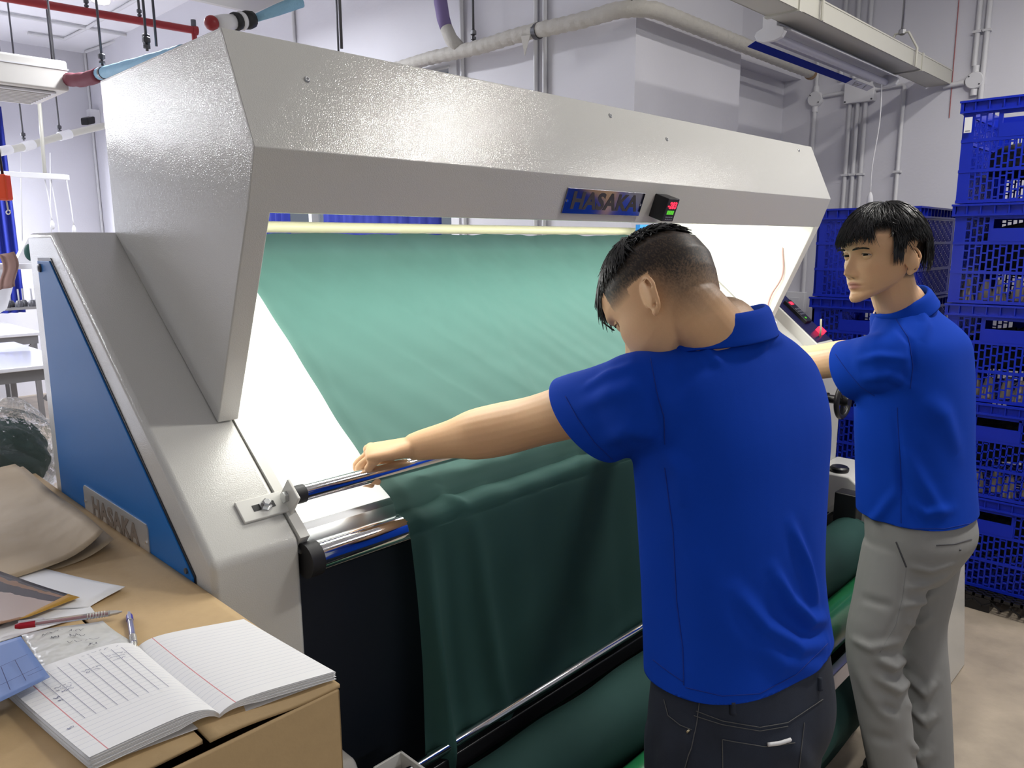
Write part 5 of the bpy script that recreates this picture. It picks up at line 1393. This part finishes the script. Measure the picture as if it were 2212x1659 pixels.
def surf_line(me_, uvs, d0, mt, name, parent, r=.0012, off=.0015, step=10):
    """cord laid on the garment surface"""
    pts, nos = surf_pts(me_, uvs, step); pts = [p_+n_*off for p_, n_ in zip(pts, nos)]
    if len(pts) > 2: return MB().tube(pts, r, 5).build(name, mt, parent, smooth=True)
# polo shirt
keys = [(V(.500, -.584, .79), rt, fw, .184, .118, .124), (V(.506, -.580, .838), rt, fw, .184, .118, .124), (V(.529, -.548, .98), rt, fw, .175, .118, .118), (V(.563, -.520, 1.129), rt, fw, .190, .120, .122),
        (V(.588, -.500, 1.235), rt, fw, .205, .118, .124), (V(.592, -.485, 1.318), rt, fw, .196, .090, .108), (V(.585, -.482, 1.362), rt, fw, .150, .074, .092), (V(.578, -.484, 1.392), rt, fw, .092, .066, .076), (V(.574, -.482, 1.42), rt, fw, .066, .064, .068)]
sparts = [ring_loft(interp_rings(keys, 5), 44)]
def sleeve(sh, el, inner, frac, r0, r1, r2):
    d = unit(el-sh); end = sh+(el-sh)*frac
    f_ = lambda r_: (r_*1.10, r_*.94)
    return limb([inner, sh-d*.0, sh+d*.05, (sh+end)/2+d*.02+V(0, 0, -.004), end+V(0, 0, -.008), end+d*.05+V(0, 0, -.012), end+d*.11+V(0, 0, -.012)], [f_(r0*.8), f_(r0), f_(r0*1.0), f_(r1), f_(r2), f_(r2), f_(r2)], 28, 5, hint=V(0, 0, 1)), end, unit(d+V(0, 0, -.55))
SH1 = [limb([V(.545, -.484, 1.360), V(.49, -.470, 1.338), Ls+V(.01, -.01, .0), Ls+V(0, .03, -.02)], [.032, .043, .058, .066], 24, 5), limb([V(.60, -.488, 1.368), V(.66, -.488, 1.345), Rs+V(-.01, 0, .004), Rs+V(.01, .03, -.02)], [.036, .046, .058, .066], 24, 5)]
sparts += SH1
sv, e1_, d1_ = sleeve(Ls+V(0, 0, -.020), Le+V(0, 0, -.014), V(.50, -.478, 1.27), .50, .072, .074, .078)
sparts.append(sv); sv, e2_, d2_ = sleeve(Rs+V(0, 0, -.020), Re+V(0, 0, -.014), V(.68, -.49, 1.27), .50, .072, .074, .078); sparts.append(sv)
me = merge_remesh(sparts, .0042, 26, 'polo_shirt')
F = lambda lst, d: lst
folds(me, [
    (F([(1670, 1230), (1706, 1299), (1750, 1342), (1785, 1338)], 1.24), .013, .014),
    (F([(1588, 1275), (1652, 1353), (1724, 1396), (1787, 1392)], 1.22), .015, .014),
    (F([(1620, 1370), (1690, 1430), (1780, 1440)], 1.20), .020, .010),
    (F([(1706, 1130), (1742, 1218), (1767, 1308)], 1.26), .012, .009),
    (F([(1500, 1180), (1560, 1330), (1640, 1440)], 1.16), .030, .006),
    (F([(1440, 1150), (1455, 1300), (1470, 1460)], 1.17), .020, -.005),
    (F([(1400, 800), (1410, 870), (1432, 960)], 1.17), .010, -.005),
    (F([(1440, 980), (1470, 1020), (1480, 1100)], 1.17), .016, .008),
    (F([(1250, 880), (1320, 850), (1400, 830)], 1.22), .014, .006),
    (F([(1260, 840), (1310, 810), (1370, 790)], 1.25), .010, .005),
    (F([(1300, 960), (1360, 930), (1420, 940)], 1.20), .016, .006),
    (F([(1520, 745), (1535, 770), (1560, 790)], 1.24), .010, .006),
    (F([(1640, 760), (1650, 740), (1690, 730)], 1.33), .010, .005)])
cut_open(me, [(e1_-unit(Le-Ls)*.014, d1_, .17, unit(Le-Ls)), (e2_-unit(Re-Rs)*.014, d2_, .17, unit(Re-Rs)), ((.506, -.58, .868), (0.02, -.06, -1), .32), (V(.566, -.480, 1.412), (-.05, .05, 1), .10)])
garment('polo_shirt', me, M['shirt'], p1)
M['shirt_seam'] = mat('shirt_seam', (.002, .025, .25), .9)
for uv in ([(1437, 1010), (1455, 1150), (1463, 1300), (1476, 1400), (1478, 1480)], [(1405, 775), (1420, 850), (1434, 900), (1437, 960)], [(1412, 1425), (1440, 1447), (1476, 1472)], [(1482, 1485), (1560, 1503), (1640, 1498), (1720, 1455), (1786, 1390)], [(1222, 856), (1250, 905), (1285, 955), (1322, 990)]):
    surf_line(me, uv, 0, M['shirt_seam'], 'seam', p1, .0008, .0014)
def hem_ring(name, parent, c, d, r, mt, flat=1.0, w=.013):
    """stitched band at a sleeve opening"""
    d = unit(d); v, f = tube_data([c-d*w*2, c-d*w*1.9, c-d*.002, c], [r+.0005, r+.0016, r+.0016, r-.002], 36, False); return MB().add(v, f).build(name, mt, parent, smooth=True)
collar('collar', p1, M['shirt'], V(.556, -.476, 1.393), unit(V(-.07, .07, 1)), fw*1.0, .086, .072, .034, .048)
# jeans
Hp = V(.504, -.580, .838)
jr = [(Hp+V(0, 0, .05), rt, fw, .163, .100, .106), (Hp, rt, fw, .172, .106, .118), (Hp+V(-.004, -.004, -.08), rt, fw, .180, .108, .128), (Hp+V(-.004, -.002, -.15), rt, fw, .172, .100, .112), (Hp+V(0, 0, -.20), rt, fw, .12, .08, .08)]
jp = [ring_loft(interp_rings(jr, 5), 40)]
kl, al_ = V(.40, -.56, .45), V(.37, -.60, .06); kr, ar_ = V(.62, -.60, .45), V(.63, -.65, .06)
jp.append(leg_parts(Hp-rt*.092+V(0, 0, -.10), kl, al_, .094, .066, .052)); jp.append(leg_parts(Hp+rt*.092+V(0, 0, -.10), kr, ar_, .094, .066, .052))
me = merge_remesh(jp, .006, 5, 'jeans')
folds(me, [(F([(1500, 1560), (1490, 1660), (1470, 1760)], 1.16), .012, .005), (F([(1580, 1640), (1650, 1720), (1700, 1760)], 1.15), .02, -.006), (F([(1450, 1600), (1430, 1700)], 1.2), .02, .006), (F([(1700, 1600), (1760, 1680)], 1.2), .02, .006)])
cut_open(me, [(Hp+V(0, 0, .04), (0, 0, 1), .25)])
jo = garment('jeans', me, M['jeans'], p1)
for uv in ([(1512, 1510), (1506, 1560), (1495, 1610), (1475, 1680), (1465, 1740)], [(1505, 1535), (1560, 1556), (1640, 1570), (1700, 1560), (1775, 1510)], [(1500, 1545), (1560, 1564), (1640, 1578), (1700, 1568)],
           [(1562, 1740), (1560, 1596), (1580, 1600), (1650, 1612), (1715, 1604)], [(1436, 1510), (1445, 1545), (1470, 1565), (1496, 1576)], [(1735, 1560), (1728, 1620), (1720, 1700)]):
    surf_line(me, uv, 0, M['seam'], 'stitching', p1, .0007, .0022)
for u, v in ((1582, 1527), (1767, 1475)):
    surf_line(me, [(u, v-12), (u+1, v+16)], 0, M['jeans'], 'belt_loop', p1, .005, .002, 6)
rv = surf_line(me, [(1487, 1578), (1489, 1581)], 0, mat('rivet_brass', (.55, .48, .34), .3, .9), 'rivet', p1, .0045, .0005, 3)
surf_line(me, [(1655, 1606), (1680, 1603), (1703, 1596)], 0, M['paper'], 'paper_corner', p1, .0032, .004, 5)
for al__ in (al_, ar_): shoe(p1, al__, a1)
kid1()

# ------------------------------------------------------------ worker at the far end
p2 = empty('person', 'man in blue polo shirt and grey trousers, turning his face, before the blue crates', 'person', 'workers', loc=(1.6, -.53, 0))
PI2 = Matrix.Translation((-1.6, .53, 0))
a2 = math.radians(5); R2 = axes(a2); rt, fw = R2[:, 0], R2[:, 1]
hc = V(1.487, -.418, 1.506); HR = axes(math.radians(-60), math.radians(1), math.radians(-4)); HS = 1.05
Nb = V(1.575, -.448, 1.372)
Ls, Le, Lw = V(1.462, -.460, 1.255), V(1.555, -.205, 1.182), V(1.70, .000, 1.150)
Rs, Re, Rw = V(1.80, -.490, 1.262), V(1.85, -.24, 1.195), V(2.02, -.01, 1.155)
parts = head_parts(hc, HR, HS)
hb = lambda x, y, z: hc+HR@(V(x, y, z)*HS)
parts.append(limb([hb(0, -.025, -.005), hb(0, -.030, -.06), (hb(0, -.02, -.085)+Nb)/2+V(0, -.004, 0), Nb, Nb+V(.015, -.01, -.07)], [.050, .0545, .0565, .064, .078], 28, 5))
parts.append(limb([Nb, V(1.62, -.475, 1.26), V(1.625, -.49, 1.10), V(1.61, -.53, .80)], [.07, (.10, .08), (.11, .09), (.10, .08)], 24, 4, hint=rt))
parts.append(limb([Ls, (Ls+Nb)/2+V(0, 0, -.03), Nb+V(0.01, 0, -.06), (Rs+Nb)/2+V(0, 0, -.03), Rs], [.036, .042, .060, .042, .036], 20, 4))
parts += [arm(Ls, Le, Lw, .93), arm(Rs, Re, Rw, .93)]
parts += grip_hand(Lw, V(.25, .95, -.15), V(.95, -.25, 0), None, .97)
parts += grip_hand(Rw, V(.25, .95, -.15), V(-.95, .25, 0), None, .97)
me = merge_remesh(parts, .0022, 3, 'body')
def hair2(lx, ly, lz):
    h = np.clip((lz-.045)/.02, 0, 1)*(ly > .03)+np.clip((lz-.005)/.02, 0, 1)*((ly <= .03) & (ly > -.02))+np.clip((lz+.06)/.02, 0, 1)*(ly <= -.02)
    h = h*(~((np.abs(lx) > .069) & (lz < .028) & (ly > -.055)))
    must = .10*np.exp(-(lx/.024)**2-((lz+.058)/.005)**2)*(ly > .05)
    return np.clip(h+must, 0, .97)
set_tint(me, skin_tint(get_co(me), (hc, HR, HS), SKIN, LIP, hair2))
link('body', me, M['skin'], p2)
face_details(p2, hc, HR, HS, (-.25, -.05))
rg = random.Random(23); sp_ = []
ELL = ((0, -.008, .004), (.082, .105, .116))
def lim2(th):
    c_ = math.cos(th)
    if -1.15 < th < -.70: return 1.10                         # bare temple
    if c_ > .35: return 1.33+.05*math.sin(th*5)+.05*c_+.05*math.sin(th*17)       # fringe to the brows
    if c_ > .10: return 1.60                                  # sideburns
    if c_ > -.45: return 1.40                                 # clear of the ears
    return 1.98                                              # nape
for k in range(2600):
    th = rg.uniform(-PI, PI); p0 = max(.03, rg.triangular(.0, 1.45, .7)); L_ = lim2(th)+rg.uniform(-.10, .06); p1_ = min(L_, p0+rg.uniform(.42, .8))
    if p1_ < p0+.12: continue
    sp_.append((th, p0, p1_, rg.uniform(-.22, .12), .005, rg.uniform(.008, .017), rg.uniform(.0014, .0030), 0))
for k in range(260):
    th = rg.uniform(-.72, .95); p0 = rg.uniform(.75, 1.0); sp_.append((th, p0, 1.35+rg.uniform(-.12, .12)-.10*abs(th-.1), rg.uniform(-.10, .22), .010, rg.uniform(.010, .018), rg.uniform(.0012, .0026), .003))
for k in range(160):  # sideburns
    sd = rg.choice((-1, 1)); th = sd*rg.uniform(1.18, 1.42); sp_.append((th, rg.uniform(1.2, 1.45), 1.72+rg.uniform(-.05, .14)-.25*(abs(th)-1.3)**2, 0, .004, .003, rg.uniform(.0010, .0018), 0))
hair_clumps(hc, HR, HS, sp_, ELL, 'hair', p2, M['hair'])
keys = [(V(1.600, -.535, .735), rt, fw, .180, .138, .138), (V(1.605, -.532, .775), rt, fw, .180, .138, .138), (V(1.620, -.508, .94), rt, fw, .176, .136, .132), (V(1.626, -.488, 1.125), rt, fw, .190, .130, .130),
        (V(1.628, -.482, 1.20), rt, fw, .194, .118, .126), (V(1.624, -.478, 1.272), rt, fw, .186, .092, .116), (V(1.608, -.468, 1.318), rt, fw, .140, .076, .098), (V(1.590, -.456, 1.355), rt, fw, .088, .064, .078), (V(1.578, -.446, 1.39), rt, fw, .066, .060, .066)]
sparts = [ring_loft(interp_rings(keys, 5), 44)]
sparts += [limb([V(1.55, -.462, 1.325), V(1.51, -.462, 1.298), Ls+V(.01, -.01, .0), Ls+V(0, .03, -.024)], [.040, .050, .060, .066], 24, 5), limb([V(1.64, -.47, 1.325), V(1.71, -.48, 1.298), Rs+V(-.01, 0, .0), Rs+V(.01, .03, -.024)], [.040, .050, .060, .066], 24, 5)]
sv, e1_, d1_ = sleeve(Ls+V(0, 0, -.024), Le+V(0, 0, -.022), V(1.55, -.478, 1.22), .52, .072, .074, .077); sparts.append(sv)
sv, e2_, d2_ = sleeve(Rs+V(0, 0, -.024), Re+V(0, 0, -.02), V(1.70, -.488, 1.22), .52, .072, .074, .077); sparts.append(sv)
d1_ = unit(Le-Ls+V(0, 0, -.04)); d2_ = unit(Re-Rs+V(0, 0, -.04)); me = merge_remesh(sparts, .0045, 24, 'polo_shirt')
folds(me, [
    (F([(1940, 1000), (1960, 1070), (1990, 1140)], 1.98), .014, -.006), (F([(1950, 960), (1990, 1040), (2040, 1120)], 1.98), .018, .009),
    (F([(1935, 1060), (1900, 1110), (1870, 1140)], 1.97), .014, .008), (F([(1960, 1080), (2000, 1110), (2060, 1100)], 1.98), .016, .007),
    (F([(1850, 780), (1900, 770), (1960, 775)], 1.93), .012, .006), (F([(1860, 820), (1920, 810), (1965, 840)], 1.93), .014, .007),
    (F([(1990, 660), (2000, 700), (1990, 740)], 1.98), .016, .006), (F([(1930, 700), (1965, 740), (1972, 800)], 1.92), .010, -.005),
    (F([(1990, 860), (2040, 900), (2070, 980)], 2.0), .03, .008), (F([(1930, 890), (1945, 980), (1945, 1100)], 1.97), .010, -.004)])
cut_open(me, [(e1_-unit(Le-Ls)*.030, d1_, .17, unit(Le-Ls)), (e2_-unit(Re-Rs)*.030, d2_, .17, unit(Re-Rs)), ((1.605, -.532, .818), (0, .02, -1), .34), (V(1.578, -.450, 1.368), (-.30, .10, 1), .10)])
garment('polo_shirt', me, M['shirt'], p2)
for uv in ([(1935, 690), (1962, 730), (1972, 790), (1966, 840)], [(1938, 880), (1945, 1000), (1947, 1145)], [(1866, 1132), (1940, 1142), (2040, 1142), (2096, 1130)], [(1805, 765), (1830, 800), (1860, 835), (1890, 855)]):
    surf_line(me, uv, 0, M['shirt_seam'], 'seam', p2, .0009, .0014)
collar('collar', p2, M['shirt'], V(1.580, -.450, 1.364), unit(V(-.42, .22, 1)), fw, .066, .064, .032, .046)
Hp = V(1.606, -.530, .815)
jr = [(Hp+V(0, 0, .05), rt, fw, .160, .112, .116), (Hp, rt, fw, .168, .116, .124), (Hp+V(0, -.004, -.07), rt, fw, .174, .112, .134), (Hp+V(0, 0, -.14), rt, fw, .165, .10, .110), (Hp+V(0, 0, -.19), rt, fw, .11, .08, .08)]
jp = [ring_loft(interp_rings(jr, 5), 40)]
kl, al_ = V(1.432, -.500, .470), V(1.425, -.590, .085); kr, ar_ = V(1.648, -.552, .46), V(1.585, -.63, .085)
jp.append(leg_parts(Hp-rt*.090+V(0, .005, -.10), kl, al_, .092, .070, .058)); jp.append(leg_parts(Hp+rt*.085+V(0, 0, -.10), kr, ar_, .092, .068, .058))
me = merge_remesh(jp, .006, 4, 'trousers')
folds(me, [(F([(1965, 1225), (2010, 1232), (2070, 1215)], 2.0), .010, .007), (F([(1955, 1345), (1985, 1350), (2015, 1330)], 2.0), .010, .007), (F([(1850, 1440), (1880, 1500), (1930, 1560)], 1.9), .02, .008), (F([(1880, 1590), (1930, 1600)], 1.9), .016, -.006), (F([(1840, 1380), (1880, 1400), (1950, 1385)], 1.9), .012, .008), (F([(1960, 1270), (2000, 1262), (2050, 1240)], 2.0), .011, .009), (F([(1945, 1310), (1990, 1300), (2020, 1280)], 1.98), .011, .009), (F([(1895, 1420), (1930, 1440), (1960, 1410)], 1.93), .015, .016),
           (F([(1890, 1460), (1940, 1490), (1960, 1470)], 1.93), .015, .016), (F([(1900, 1520), (1940, 1540)], 1.92), .012, -.010), (F([(1960, 1460), (2000, 1500), (2020, 1470)], 2.05), .013, .013),
           (F([(1960, 1520), (2000, 1560), (2020, 1540)], 2.05), .013, .013), (F([(1965, 1600), (1990, 1640), (2010, 1620)], 2.05), .013, .013), (F([(1955, 1220), (1940, 1320), (1900, 1400)], 1.96), .008, -.003), (F([(1860, 1290), (1890, 1300), (1930, 1310)], 1.93), .012, -.004)])
cut_open(me, [(Hp+V(0, 0, .04), (0, 0, 1), .25)])
garment('trousers', me, M['chino'], p2)
surf_line(me, [(1936, 1170), (1948, 1200), (1958, 1225)], 0, M['rod'], 'pocket_slit', p2, .0022, .0008)
surf_line(me, [(1958, 1225), (1950, 1290), (1935, 1350), (1900, 1410)], 0, M['tableleg'], 'side_seam', p2, .0007, .0008)
surf_line(me, [(2022, 1178), (2060, 1176), (2098, 1165)], 0, M['rod'], 'back_pocket', p2, .0020, .0008)
surf_line(me, [(2072, 1186), (2073, 1188)], 0, M['rod'], 'button', p2, .004, .001, 3)
for al__ in (al_, ar_): shoe(p2, al__, a2)
for o in p2.children: o.matrix_parent_inverse = PI2
